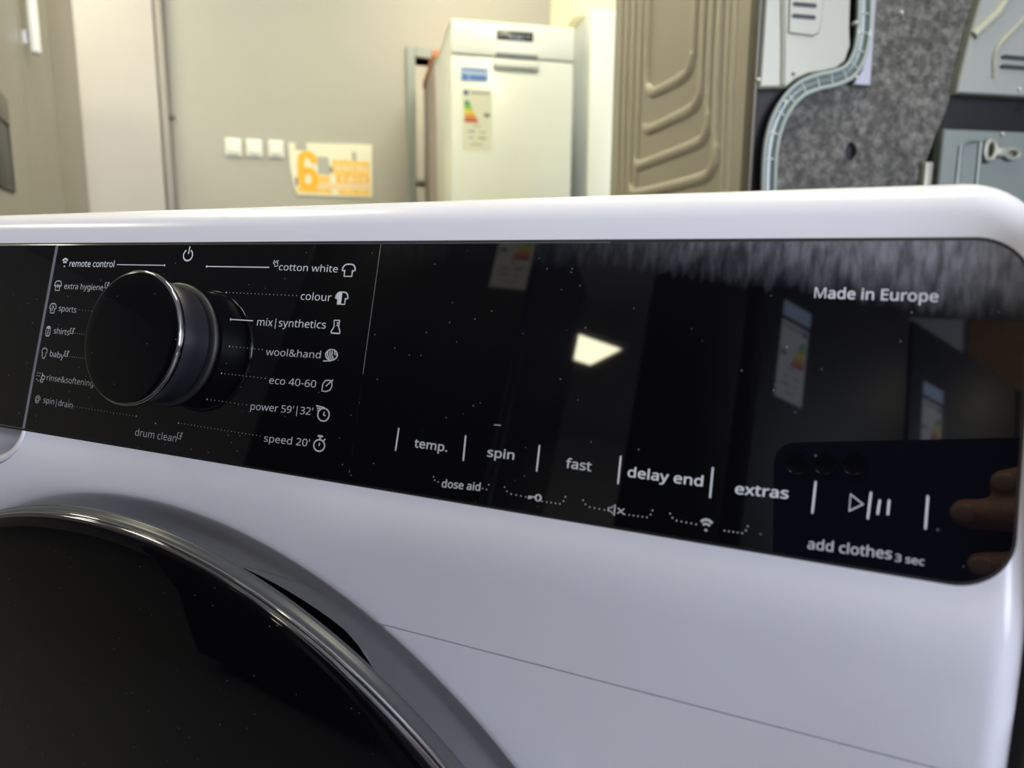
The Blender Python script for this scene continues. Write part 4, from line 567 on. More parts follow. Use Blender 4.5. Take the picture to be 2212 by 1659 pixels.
def front_sheet(name, zlo, zhi, m, parent, holes, gap=0.0004):
    V = []; E = []
    def loop(pts, closed=True):
        s = len(V); V.extend(pts); n = len(pts)
        for i in range(n - (0 if closed else 1)): E.append((s + i, s + (i + 1) % n))
    def clip(pts):
        return [p for p in pts if zlo - 1e-9 <= p[1] <= zhi + 1e-9]
    for d in (0.0, 0.0003, 0.0009, 0.0018, 0.003, 0.0045, 0.0065, RE): V.extend(clip(outline_ring(d)))
    # horizontal border lines
    for zz in (zlo, zhi):
        if zz < ZTOP - 0.01: V.extend([(x, zz) for x in np.arange(-WH, WH + 1e-6, 0.003)])
    for h in holes:
        loop(h)
    for zz in np.arange(0.1, 0.84, 0.012):
        if zlo < zz < zhi: V.extend([(x, zz) for x in np.arange(-WH + 0.012, WH - 0.011, 0.012) if math.hypot(x, zz - DZ) > 0.251])
    for zz in (ZB, ZB - 0.002, ZB - 0.006, ZB - 0.010, ZB - 0.015, ZB - 0.02, ZBL):
        if zlo < zz < zhi: V.extend([(x, zz) for x in np.arange(-WH + 0.008, WH - 0.007, 0.006) if math.hypot(x, zz - DZ) > 0.249])
    if zhi > DZ:
        for r in (0.206, 0.209, 0.2115, 0.214, 0.2175, 0.222, 0.2248, 0.2275, 0.231, 0.234, 0.2375, 0.241, 0.2428, 0.2446, 0.2452, 0.2458, 0.248):
            for k in range(0, 360, 1):
                a = math.radians(k); p = (r * math.sin(a), DZ + r * math.cos(a))
                if zlo < p[1] < zhi and p[1] > 0.5: V.append(p)
    V = [(float(a), float(b)) for a, b in V]
    vs, es, fs, *_ = delaunay_2d_cdt([Vector(v) for v in V], E, [], 0, 1e-5)
    out = []
    for f in fs:
        cx = sum(vs[i].x for i in f) / 3; cz = sum(vs[i].y for i in f) / 3
        if not (zlo < cz < zhi) or inset_dist(cx, cz) < 0: continue
        if any(in_poly(cx, cz, h) for h in holes): continue
        out.append(tuple(f))
    bm = bmesh.new()
    bv = [bm.verts.new((v.x, surf(v.x, v.y), v.y)) for v in vs]
    for f in out:
        try: bm.faces.new([bv[i] for i in f])
        except ValueError: pass
    bmesh.ops.delete(bm, geom=[v for v in bm.verts if not v.link_faces], context='VERTS')
    # thickness: fold the border back
    be = [e for e in bm.edges if len(e.link_faces) == 1]
    ret = bmesh.ops.extrude_edge_only(bm, edges=be)
    for v in [g for g in ret['geom'] if isinstance(g, bmesh.types.BMVert)]: v.co.y += 0.006
    bmesh.ops.recalc_face_normals(bm, faces=bm.faces)
    # front must look to -y
    if sum(f.normal.y * f.calc_area() for f in bm.faces) > 0: bmesh.ops.reverse_faces(bm, faces=bm.faces)
    for e in bm.edges:
        if len(e.link_faces) == 2 and e.calc_face_angle(0) > math.radians(50): e.smooth = False
    me = bpy.data.meshes.new(name); bm.to_mesh(me); bm.free()
    return link_mesh(name, me, m, parent, True)


wm = thing('washing_machine', 'large white front-load washing machine close up, glossy black control strip and round black door', 'washing machine', (0, 0, 0))
front_sheet('control_fascia', SEAM, ZTOP + 1, 'white', wm, [HOLE, DRW])
front_sheet('front_panel', 0.10, SEAM - 0.0005, 'white', wm, [HOLE])
# cabinet behind the front
def rounded_case(name, y0, y1, z0, inset, m, parent, bev=0.0):
    ro = RC - inset; w = WH - inset; zt = ZTOP - inset
    pts = [(-w, z0), (w, z0), (w, zt - ro)]
    pts += [(w - ro + ro * math.cos(math.radians(9 * k)), zt - ro + ro * math.sin(math.radians(9 * k))) for k in range(1, 11)]
    pts += [(-w + ro - ro * math.sin(math.radians(9 * k)), zt - ro + ro * math.cos(math.radians(9 * k))) for k in range(0, 11)]
    o = poly_plate(name, pts, y0, y1, m, parent, bev)
    for p in o.data.polygons: p.use_smooth = True
    return o


rounded_case('cabinet', 0.046, 0.60, 0.10, 0.0016, 'white_side', wm)
rounded_case('worktop', 0.0485, 0.602, ZTOP - 0.0195, 0.0003, 'white', wm, 0.001)
box('plinth', -WH + 0.01, WH - 0.01, 0.02, 0.58, 0.02, 0.10, 'white_side', wm, 0.003)
for sx in (-1, 1):
    for yy in (0.06, 0.54):
        lathe('foot', [(0.0, 0.0), (0.022, 0.0), (0.022, 0.012), (0.010, 0.020), (0.0, 0.020)], (sx * 0.25, yy, 0), 'gasket', wm, 16, Matrix(((1, 0, 0), (0, 0, 1), (0, 1, 0))))
# dark inside of the machine, seen through gaps and the door opening
rounded_case('tub_shell', 0.0385, 0.0455, 0.12, 0.005, 'gasket', wm)


# ---- plates of the black strip
def plate_pts(x0, x1, z0, z1, rr=0.0, rl=0.0, rlb=0.0):
    """outline in panel coordinates (x, w) from world heights"""
    w0 = (z0 - P0.z) / UPV.z; w1 = (z1 - P0.z) / UPV.z
    def corner(cx, cw, r, a0):
        if r <= 0: return [(cx, cw)]
        return [(cx + r * math.cos(math.radians(a0 + 90 * k / 14)), cw + r * math.sin(math.radians(a0 + 90 * k / 14))) for k in range(15)]
    pts = []
    pts += corner(x1 - rr, w0 + rr, rr, -90) if rr else [(x1, w0)]
    pts += corner(x1 - rr, w1 - rr, rr, 0) if rr else [(x1, w1)]
    pts += corner(x0 + rl, w1 - rl, rl, 90) if rl else [(x0, w1)]
    pts += corner(x0 + rl, w0 + rl, rl, 180) if rl else [(x0, w0)]
    return pts


def panel_plate(name, pts, h0, h1, m, parent, bev=0.0004):
    bm = bmesh.new()
    n = len(pts)
    def ring(d, h):
        P = [Vector(p) for p in pts]; r = []
        for i in range(n):
            d1 = (P[i] - P[i - 1]).normalized(); d2 = (P[(i + 1) % n] - P[i]).normalized()
            nn = Vector((-d1.y, d1.x)) + Vector((-d2.y, d2.x)); nn.normalize()
            k = max(0.5, nn.dot(Vector((-d1.y, d1.x))))
            q = P[i] + nn * (d / k); r.append(bm.verts.new(pan3(q.x, q.y, h)))
        return r
    rs = [ring(0, h0), ring(0, h1 - bev), ring(bev, h1)]
    for a, b in zip(rs, rs[1:]):
        for i in range(n): bm.faces.new((a[i], a[(i + 1) % n], b[(i + 1) % n], b[i]))
    bm.faces.new(rs[-1]); bm.faces.new(rs[0][::-1])
    return obj(name, bm, m, parent)


W0 = (ZB - P0.z) / UPV.z; W1 = (ZT - P0.z) / UPV.z
g_pts = plate_pts(-0.3018, 0.3012, ZB - 0.0009, ZT + 0.0012, 0.0135, 0.0135)
panel_plate('strip_gasket', g_pts, -0.001, 0.0002, 'gasket', wm, 0.0001)
J1T, J1B, J2T, J2B = -0.0800, -0.0838, 0.1032, 0.1019
dial = panel_plate('dial_panel', [(J1B + 0.0006, W0), (J2B, W0), (J2T, W1), (J1T + 0.0006, W1)], 0.0, 0.0010, 'black_glass', wm, 0.00005)
rp = plate_pts(J2B, 0.3003, ZB, ZT, 0.0128)
rp[-2:] = [(J2T, W1), (J2B, W0)]
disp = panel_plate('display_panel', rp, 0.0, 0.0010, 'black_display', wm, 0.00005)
drawer = panel_plate('detergent_drawer', [(p if p[0] < -0.2 else ((J1T, W1) if p[1] > 0 else (J1B, W0))) for p in plate_pts(-0.3003, J1B, ZB, ZT, 0, 0.0128)], 0.0, 0.0014, 'black_glass', wm)
es = bmesh.new()
stroke_pts = [(-0.296, W1 + 0.0001), (0.19, W1 + 0.0001)]
q = [[es.verts.new(pan3(x, w - 0.0003, 0.00105)), es.verts.new(pan3(x, w + 0.0002, 0.0009)), es.verts.new(pan3(x, w + 0.0004, 0.0002))] for x, w in stroke_pts]
for i in range(2): es.faces.new((q[0][i], q[1][i], q[1][i + 1], q[0][i + 1]))
obj('polished_edge', es, 'dark_chrome', wm)
# chamfered pale edge of the drawer front along the joint
bm = bmesh.new()
def joint_prof(w, x): return [pan3(x - 0.0004, w, 0.00142), pan3(x + 0.0001, w, 0.00150), pan3(x + 0.0008, w, 0.0012), pan3(x + 0.0008, w, 0.0009)]
ja = [bm.verts.new(p) for p in joint_prof(W0 + 0.0003, J1B)]; jb = [bm.verts.new(p) for p in joint_prof(W1 - 0.0006, J1T)]
for i in range(3): bm.faces.new((ja[i], ja[i + 1], jb[i + 1], jb[i]))
obj('drawer_edge', bm, mat('pale_edge', (0.13, 0.125, 0.15), 0.3), drawer)


# drawer grip: white bowl below the glass
def inset_poly(pts, d):
    n = len(pts); r = []
    a = sum(pts[i][0] * pts[(i + 1) % n][1] - pts[(i + 1) % n][0] * pts[i][1] for i in range(n))
    s = 1 if a > 0 else -1
    for i in range(n):
        p0, p1, p2 = Vector(pts[i - 1]), Vector(pts[i]), Vector(pts[(i + 1) % n])
        d1 = (p1 - p0).normalized(); d2 = (p2 - p1).normalized()
        nn = (Vector((-d1.y, d1.x)) + Vector((-d2.y, d2.x))).normalized() * s
        k = max(0.5, abs(nn.dot(Vector((-d1.y, d1.x)))))
        q = p1 + nn * (d / k); r.append((q.x, q.y))
    return r


bm = bmesh.new()
rings = []
for d, dy in ((0.0004, 0.004), (0.0004, 0.0004), (0.0008, -0.0004), (0.0016, -0.0006), (0.0030, -0.0002), (0.0042, 0.0015), (0.0050, 0.006), (0.0065, 0.014), (0.010, 0.020)):
    pp = inset_poly(DRW, d)
    pp = [(x, 0.7489 if i < 2 else z) for i, (x, z) in enumerate(pp)]
    rings.append([bm.verts.new((x, yplane(z) + max(dy, 0.0012 if i < 2 else dy), z)) for i, (x, z) in enumerate(pp)])
n = len(DRW)
for a, b in zip(rings, rings[1:]):
    for i in range(n): bm.faces.new((a[i], a[(i + 1) % n], b[(i + 1) % n], b[i]))
bm.faces.new(rings[-1])
obj('drawer_grip', bm, 'grip', drawer, True, 60)

# ---- the dial
FR = Matrix((Vector((1, 0, 0)), NP, UPV)).transposed()
KC = pan3(0.0042, ((0.7921 - P0.z) / UPV.z), 0.0)
knob = lathe('dial_knob', [(0.0225, -0.0005), (0.0228, -0.0035), (0.0246, -0.0045), (0.0250, -0.0105), (0.0256, -0.0172), (0.0252, -0.0178)], KC, 'satin_black', wm, 96, FR)
lathe('knob_ring', [(0.0254, -0.0172), (0.0266, -0.0176), (0.0270, -0.0183), (0.0271, -0.0191), (0.0269, -0.0199), (0.0264, -0.0204), (0.0260, -0.0205)], KC, 'dark_chrome', knob, 128, FR)
lathe('knob_cap', [(0.0, -0.0207), (0.0215, -0.0207), (0.0250, -0.0206), (0.0260, -0.0204)], KC, 'black_door', knob, 96, FR)
lathe('knob_collar', [(0.0262, -0.0009), (0.0262, -0.0020), (0.0255, -0.0026), (0.0236, -0.0028), (0.0226, -0.0026)], KC, 'gasket', dial, 96, FR)

# ---- the door
DC = (0, 0, DZ)
door = lathe('door', [(0.0, -0.0352), (0.08, -0.0348), (0.16, -0.0330), (0.215, -0.0303), (0.232, -0.0288), (0.2390, -0.0278), (0.2416, -0.0271), (0.2427, -0.0263)], DC, 'black_door', wm, 256)
lathe('door_ring', [(0.2427, -0.0264), (0.2436, -0.0261), (0.2440, -0.0255), (0.2438, -0.0249), (0.2430, -0.0246)], DC, 'dark_chrome', door, 256)
lathe('door_groove', [(0.2430, -0.0246), (0.2420, -0.0243), (0.2420, -0.0240), (0.2430, -0.0237)], DC, 'gasket', door, 256)
lathe('door_bead', [(0.2430, -0.0237), (0.2437, -0.0236), (0.2440, -0.0232), (0.2436, -0.0228), (0.2430, -0.0227)], DC, 'chrome', door, 256)
lathe('door_rim', [(0.2430, -0.0227), (0.2438, -0.0225), (0.2445, -0.0215), (0.2448, -0.0200), (0.2449, -0.0190), (0.2453, -0.0187), (0.2452, -0.0181), (0.2440, -0.0178), (0.2380, -0.0176)], DC, 'smoke', door, 256)
lathe('door_shell', [(0.2385, -0.0178), (0.2200, -0.0100), (0.2035, 0.0060), (0.198, 0.020), (0.190, 0.031), (0.0, 0.0318)], DC, 'satin_black', door, 128)

# ------------------------------------------------------------------ printed words and signs on the glass
def load_glyphs():
    G = {}
    for k, g in GLYPHS.items():
        G[k] = {}
        for ch, s in g.items():
            adv, v, f = s.split(';')
            vs = [tuple(float(q) / 1000 for q in t.split(',')) for t in v.split()] if v else []
            fs = [tuple(int(q) for q in t.split(',')) for t in f.split()] if f else []
            G[k][ch] = (float(adv) / 1000, vs, fs)
    return G


GL = load_glyphs()


def text_geo(s, style):
    vs = []; fs = []; x = 0.0
    for ch in s:
        adv, v, f = GL[style][ch]
        o = len(vs); vs += [(x + a, b) for a, b in v]; fs += [tuple(o + i for i in t) for t in f]; x += adv
    return vs, fs


HP = 0.00108


def lettering(s, L, R, hh, kind, style, m, parent):
    """s printed with its baseline between two measured points; hh=(px, py_top, py_base) gives the letter height"""
    vs, fs = text_geo(s, style)
    x0, w0 = pw(*L); x1, w1 = pw(*R)
    ht = pw(hh[0], hh[1])[1] - pw(hh[0], hh[2])[1]
    em = ht / {'asc': 0.766, 'cap': 0.714, 'x': 0.545}[kind]
    mn = min(v[0] for v in vs); mxx = max(v[0] for v in vs)
    P = []
    for a, b in vs:
        t = (a - mn) / (mxx - mn)
        P.append(pan3(x0 + (x1 - x0) * t, w0 + (w1 - w0) * t + b * em, HP))
    o = pyobj('lettering', P, fs, m, parent)
    o['label'] = 'words "%s" printed on the black glass' % s
    return o


ICON_GEO = []


def stroke(bm, pts, wd, place, closed=False):
    """flat line of width wd through pts"""
    n = len(pts); P = [Vector(p) for p in pts]; L = []; R = []
    for i in range(n):
        a = P[i - 1] if (i > 0 or closed) else P[i]; c = P[(i + 1) % n] if (i < n - 1 or closed) else P[i]
        d = (c - a).normalized(); nn = Vector((-d.y, d.x)) * wd / 2
        L.append(bm.verts.new(place(P[i] + nn))); R.append(bm.verts.new(place(P[i] - nn)))
    for i in range(n if closed else n - 1):
        j = (i + 1) % n
        bm.faces.new((R[i], R[j], L[j], L[i]))


def disc(bm, c, r, place, n=12):
    bm.faces.new([bm.verts.new(place(Vector((c[0] + r * math.cos(2 * math.pi * k / n), c[1] + r * math.sin(2 * math.pi * k / n))))) for k in range(n)])


def fillp(bm, pts, place):
    vs = [bm.verts.new(place(Vector(p))) for p in pts]
    for t in tessellate_polygon([[Vector((p[0], p[1], 0)) for p in pts]]): bm.faces.new([vs[i] for i in t])


def arc(cx, cy, r, a0, a1, n=14, ry=None):
    ry = ry or r
    return [(cx + r * math.cos(math.radians(a0 + (a1 - a0) * k / n)), cy + ry * math.sin(math.radians(a0 + (a1 - a0) * k / n))) for k in range(n + 1)]


SHIRT = [(-0.30, -0.5), (-0.30, 0.02), (-0.36, -0.08), (-0.5, -0.02), (-0.46, 0.22), (-0.34, 0.40), (-0.18, 0.47), (0.18, 0.47), (0.34, 0.40), (0.46, 0.22), (0.5, -0.02), (0.36, -0.08), (0.30, 0.02), (0.30, -0.5)]


def icon(kind, c, size, m, parent, wd=None, label=None):
    """c = measured centre, size = (width px, height px) around it"""
    x0, w0 = pw(c[0] - size[0] / 2, c[1]); x1, _ = pw(c[0] + size[0] / 2, c[1])
    cx, cw = pw(*c); ww = x1 - x0
    hh = pw(c[0], c[1] - size[1] / 2)[1] - pw(c[0], c[1] + size[1] / 2)[1]
    S = min(ww, hh)
    place = lambda p: pan3(cx + p.x * ww, cw + p.y * hh, HP)
    bm = bmesh.new(); w = wd or 0.085
    st = lambda pts, cl=False, q=1.0: stroke(bm, pts, w * q, place, cl)
    if kind == 'power':
        st(arc(0, -0.08, 0.42, 120, 420, 24, 0.36)); st([(0.02, 0.0), (0.08, 0.5)])
    elif kind == 'wifi':
        st(arc(0, -0.35, 0.5, 45, 135, 12, 0.78), q=1.5); st(arc(0, -0.35, 0.30, 45, 135, 10, 0.46), q=1.4); disc(bm, (0, -0.38), 0.10, place)
    elif kind == 'shirt': st(SHIRT, True)
    elif kind == 'shirt_half':
        st(SHIRT, True); fillp(bm, [(-0.30, -0.5), (-0.30, 0.02), (-0.36, -0.08), (-0.5, -0.02), (-0.46, 0.22), (-0.34, 0.40), (-0.18, 0.47), (-0.0, 0.47), (-0.0, -0.5)], place)
    elif kind == 'shirt_plus':
        st(SHIRT, True); st([(-0.5, 0.0), (0.5, 0.0)]); st([(0, 0.14), (0, -0.24)], q=1.4); st([(-0.16, -0.05), (0.16, -0.05)], q=1.4)
    elif kind == 'shirt_sport':
        st(SHIRT, True); st([(-0.12, 0.10), (0.02, 0.26), (0.10, 0.10), (-0.04, -0.1), (-0.12, -0.3)])
    elif kind == 'folded':
        st([(-0.34, 0.30), (-0.34, -0.34), (-0.22, -0.5), (0.22, -0.5), (0.34, -0.34), (0.34, 0.30)], True)
        fillp(bm, [(-0.34, 0.28), (-0.28, 0.44), (0.0, 0.5), (0.28, 0.44), (0.34, 0.28), (0.0, 0.14)], place)
        for y in (0.02, -0.14, -0.30): st([(-0.09, y), (0.09, y)])
    elif kind == 'baby':
        st([(-0.44, 0.08), (-0.40, 0.36), (-0.2, 0.5), (0.2, 0.5), (0.40, 0.36), (0.44, 0.08), (0.26, 0.06), (0.28, -0.2), (0.14, -0.48), (-0.14, -0.48), (-0.28, -0.2), (-0.26, 0.06)], True)
    elif kind == 'soft':
        for (a, b) in ((-0.45, 0.4), (-0.2, 0.4), (-0.5, 0.1), (-0.25, 0.1), (-0.5, -0.25), (-0.3, -0.4)): st([(a, b), (a + 0.12, b)])
        st([(0.1, 0.42), (0.22, 0.30), (0.12, 0.16)]); st(arc(0.28, -0.02, 0.2, 0, 340, 14)); st(arc(0.18, -0.36, 0.16, 0, 340, 12))
    elif kind == 'spiral':
        st([(0.5 * (1 - k / 60) * math.cos(k * 0.26), 0.5 * (1 - k / 60) * math.sin(k * 0.26)) for k in range(50)])
    elif kind == 'beaker':
        st([(-0.28, 0.5), (0.28, 0.5), (0.24, 0.0), (0.46, -0.42), (0.40, -0.5), (-0.40, -0.5), (-0.46, -0.42), (-0.20, 0.0)], True)
        for y in (0.30, 0.12): st([(0.02, y), (0.24, y)])
    elif kind == 'yarn':
        st(arc(0.06, 0.06, 0.42, 0, 345, 24), True); st([(-0.5, -0.46), (0.1, -0.40)])
        for d in (-0.22, -0.06, 0.10): st([(d - 0.02, 0.36), (d + 0.0, 0.0), (d + 0.16, -0.28)])
        st([(0.26, 0.36), (0.3, 0.1), (0.44, 0.12)])
    elif kind == 'leaf':
        st([(-0.42, -0.5), (-0.42, 0.05), (-0.25, 0.36), (0.1, 0.42), (0.36, 0.36), (0.42, -0.05), (0.28, -0.36), (-0.02, -0.5)], True); st([(-0.12, -0.08), (0.46, 0.5)])
    elif kind == 'fast_clock':
        st(arc(0.10, -0.06, 0.40, 0, 350, 26, 0.42), True); st([(0.12, 0.14), (0.12, -0.10), (0.26, -0.10)])
        st([(-0.5, 0.48), (0.12, 0.40)]); st([(-0.42, 0.33), (-0.16, 0.30)]); st([(-0.38, 0.17), (-0.22, 0.15)])
    elif kind == 'stopwatch':
        st(arc(0, -0.10, 0.44, 0, 350, 26, 0.36), True); st([(0, 0.06), (0, -0.12)]); st([(-0.20, 0.48), (0.20, 0.48)], q=1.3); st([(0, 0.46), (0, 0.28)]); st([(0.30, 0.24), (0.42, 0.34)])
    elif kind == 'opt':
        st([(-0.42, 0.1), (-0.34, -0.42), (0.24, -0.42), (0.22, 0.10), (0.06, 0.10)]); st([(-0.42, 0.1), (-0.40, 0.42), (-0.12, 0.46)]); st([(0.12, 0.42), (0.46, 0.5)]); st([(0.0, -0.1), (0.2, 0.14), (0.46, 0.48)])
    elif kind == 'opt2':
        st([(-0.45, 0.3), (-0.45, 0.05), (-0.2, -0.05), (-0.1, -0.45), (0.4, -0.3), (0.35, 0.1), (0.1, 0.2)]); st([(-0.4, 0.5), (-0.1, 0.15), (0.1, 0.4), (0.45, 0.4)])
    elif kind == 'key':
        st(arc(0.26, 0, 0.20, 0, 345, 18, 0.40), True, 1.6); st([(0.06, 0.02), (-0.5, 0.02)], q=1.8); st([(-0.46, 0.0), (-0.46, -0.34)], q=1.4); st([(-0.30, 0.0), (-0.30, -0.26)], q=1.4)
    elif kind == 'mute':
        st([(-0.5, 0.14), (-0.34, 0.14), (-0.10, 0.46), (-0.10, -0.46), (-0.34, -0.14), (-0.5, -0.14)], True); st([(0.10, 0.24), (0.5, -0.24)]); st([(0.10, -0.24), (0.5, 0.24)])
    elif kind == 'play': st([(-0.40, 0.45), (0.45, 0.0), (-0.40, -0.45)], True)
    # round off stroke thickness already in icon units
    o = obj('printed_symbol', bm, m, parent)
    if label: o['label'] = label
    return o


def line(a, b, m, parent, wd=0.00045, knob=None, name='printed_line'):
    pa = Vector(pw(*a)); pb = Vector(pw(*b)); bm = bmesh.new()
    place = lambda p: pan3(p.x, p.y, HP)
    stroke(bm, [pa, pb], wd, place)
    if knob == 'a': disc(bm, pa, wd * 1.15, place)
    if knob == 'b': disc(bm, pb, wd * 1.15, place)
    if name == 'touch_divider': disc(bm, pa, wd / 2, place); disc(bm, pb, wd / 2, place)
    return obj(name, bm, m, parent)


def dots(a, b, n, m, parent, r=0.00020, big='a'):
    pa = Vector(pw(*a)); pb = Vector(pw(*b)); bm = bmesh.new()
    place = lambda p: pan3(p.x, p.y, HP)
    for k in range(n):
        q = pa.lerp(pb, k / (n - 1)); rr = r
        if (big == 'a' and k == 0) or (big == 'b' and k == n - 1): rr = r * 1.8
        disc(bm, q, rr, place, 8)
    return obj('dotted_line', bm, m, parent)


def dots_path(pts, m, parent, r=0.00022):
    bm = bmesh.new(); place = lambda p: pan3(p.x, p.y, HP)
    for p in pts: disc(bm, pw(*p), r, place, 8)
    return obj('dotted_line', bm, m, parent)


PD, PS, PW = 'print_dim', 'print_soft', 'print'
AR = (655, 751.5, 772); AL = (184, 610, 626.5)
# right column of programmes
lettering('cotton white', (606, 585), (733, 590), (664, 568, 587.5), 'asc', 'r', PW, dial)
lettering('colour', (653, 648.5), (719, 652), (672, 628, 649.5), 'asc', 'r', PW, dial)
lettering('mix|synthetics', (559, 704), (707, 711), (666, 687, 709), 'asc', 'r', PW, dial)
lettering('wool&hand', (578, 768), (696, 775), AR, 'asc', 'r', PS, dial)
lettering('eco 40-60', (585, 829), (686, 838), AR, 'asc', 'r', PS, dial)
lettering("power 59'|32'", (545, 885), (679, 897), AR, 'asc', 'r', PS, dial)
lettering("speed 20'", (574, 954), (672, 965), AR, 'asc', 'r', PS, dial)
icon('power', (411, 550), (23, 33), PW, dial, 0.11, 'power symbol at the top of the dial')
icon('opt2', (600, 571), (12, 15), PW, dial, 0.13)
icon('shirt', (757, 585), (28, 27), PW, dial, 0.10)
icon('shirt_half', (742, 645), (27, 27), PW, dial, 0.10)
icon('beaker', (730, 707), (22, 28), PW, dial, 0.10)
icon('yarn', (718, 769), (30, 28), PS, dial, 0.09)
icon('leaf', (711, 833), (24, 27), PS, dial, 0.10)
icon('fast_clock', (700, 894), (31, 33), PS, dial, 0.09)
icon('stopwatch', (694, 959), (27, 35), PS, dial, 0.10)
line((451, 577), (586, 579), PW, dial, knob='a')
line((503, 691), (551, 694), PW, dial, knob='a')
dots((493, 633), (645, 640), 20, PS, dial)
dots((500, 749), (571, 756), 10, PS, dial)
dots((483, 807), (577, 818), 13, PS, dial)
dots((452, 863), (537, 875), 11, PD, dial)
dots((390, 914), (566, 942), 25, PD, dial)
dots_path([(341, 915)], PD, dial, 0.00035)
# left column
lettering('remote control', (154, 577), (251, 578.5), (247, 560.5, 578.5), 'asc', 'b', PW, dial)
lettering('extra hygiene', (143, 625), (227, 628.5), AL, 'asc', 'r', PS, dial)
lettering('sports', (131, 672.5), (169, 676.5), AL, 'asc', 'r', PS, dial)
lettering('shirts', (120.5, 721), (154, 725), AL, 'asc', 'r', PS, dial)
lettering('baby', (112.5, 770), (142, 776), AL, 'asc', 'r', PS, dial)
lettering('rinse&softening', (105.5, 822), (206, 835.5), AL, 'asc', 'r', PD, dial)
lettering('spin|drain', (98, 870), (161, 882.5), AL, 'asc', 'r', PD, dial)
lettering('drum clean', (296, 941), (385, 955), (305, 922, 942.5), 'asc', 'r', PD, dial)
icon('wifi', (145, 569), (15, 20), PW, dial, 0.14)
icon('shirt_plus', (130, 618), (15, 21), PS, dial, 0.11)
icon('shirt_sport', (119, 666.5), (14, 21), PS, dial, 0.11)
icon('folded', (109, 715.5), (13, 22), PS, dial, 0.11)
icon('baby', (100.5, 764), (13, 22), PD, dial, 0.12)
icon('soft', (93, 815), (19, 21), PD, dial, 0.11)
icon('spiral', (86, 864), (12, 20), PD, dial, 0.09)
for c in ((236, 617.5), (161, 716), (149, 765)): icon('opt', c, (10, 13), PS, dial, 0.15)
icon('opt', (393, 942), (12, 15), PD, dial, 0.13)
line((257, 573), (360, 574.5), PW, dial, 0.00042, knob='b')
dots((176, 670), (203, 673), 5, PS, dial, big=None)
dots((167, 721), (191, 723), 6, PS, dial, big=None)
dots((156, 771), (189, 775), 8, PD, dial, big=None)
dots((165, 878.5), (299, 899.5), 21, PD, dial, big='b')
# right glass
lettering('Made in Europe', (1759, 645), (2025, 654), (1770, 617, 645), 'cap', 'b', PW, disp)
BL = (1363, 1002, 1030)
lettering('temp.', (898, 966), (969, 976), BL, 'asc', 'b', PS, disp)
lettering('spin', (1055, 986), (1113, 993), BL, 'asc', 'b', PS, disp)
lettering('fast', (1224, 1010), (1279, 1018), BL, 'asc', 'b', PS, disp)
lettering('delay end', (1357, 1029.5), (1519, 1050.5), BL, 'asc', 'b', PW, disp)
lettering('extras', (1588, 1066), (1703, 1077), BL, 'asc', 'b', PW, disp)
lettering('dose aid', (957, 1052), (1040, 1060), (962, 1030, 1052), 'asc', 'b', PS, disp)
lettering('add clothes', (1744, 1184), (1925, 1207), (1778, 1157, 1186), 'asc', 'b', PS, disp)
lettering('3 sec', (1932, 1211), (1995, 1220.5), (1940, 1192, 1212), 'cap', 'b', PS, disp)
for a, b in (((865, 926), (858, 973)), ((1009, 942), (1004, 994)), ((1168, 963), (1162, 1017)), ((1343, 986), (1337, 1044)), ((1541, 1011), (1535, 1074)), ((1762, 1041), (1755, 1107)), ((2003, 1072), (1998, 1141))):
    line(a, b, PW, disp, 0.00055, name='touch_divider')
icon('play', (1849, 1087), (34, 40), PW, disp, 0.12, 'play triangle on the start button')
line((1881, 1064), (1874, 1119), PW, disp, 0.00055, name='touch_divider')
line((1900, 1079), (1895, 1111), PW, disp, 0.00055, name='pause_bar')
line((1920, 1079), (1917, 1112), PW, disp, 0.00055, name='pause_bar')
icon('key', (1158, 1074), (28, 17), PS, disp, 0.10, 'small key symbol')
icon('mute', (1333, 1102), (34, 26), PS, disp, 0.09, 'crossed-out loudspeaker symbol')
icon('wifi', (1527, 1134), (34, 28), PS, disp, 0.12, 'wireless symbol under the touch row')


def cradle(l, r, cut, dy, n=5):
    """dotted cradle under a touch key: tip, row of dots, gap, row of dots, tip"""
    (lx, ly), (rx, ry) = l, r
    pts = [(lx, ly), (lx + 5, ly + 9)]
    for k in range(n): pts.append((lx + 14 + 10.5 * k, ly + 15 + k * 2.0))
    q = []
    for k in range(n): q.append((rx - 12 - 9.5 * k, ry + 15 - k * 1.3))
    q += [(rx, ry), (rx - 4, ry + 9)]
    dots_path(pts + q, PS, disp)


dots_path([(940, 1030), (942, 1037), (950, 1041)], PS, disp); dots_path([(1046, 1055), (1054, 1057), (1059, 1047)], PS, disp)
cradle((1093, 1052), (1224, 1073), None, 0); cradle((1262, 1080), (1411, 1102), None, 0, 6); cradle((1449, 1109), (1616, 1136), None, 0, 5)
# one faint segment and the round sensor under the glass
line((1070, 918), (1085, 919), PD, disp, 0.0003, name='display_segment')

# ------------------------------------------------------------------ the shop
WY = 0.8023                                  # direction of the back wall
WO = Vector((-2.407, 2.406, 0))              # a point of its foot
def frame_obj(name, o, yaw):
    e = bpy.data.objects.new(name, None); COL.objects.link(e); e.location = o; e.rotation_euler = (0, 0, yaw); e.empty_display_size = .1
    return e


def place(o, org, yaw):
    o.location = org; o.rotation_euler = (0, 0, yaw); return o


def struct(o): o['kind'] = 'structure'; return o


CEIL = 2.7
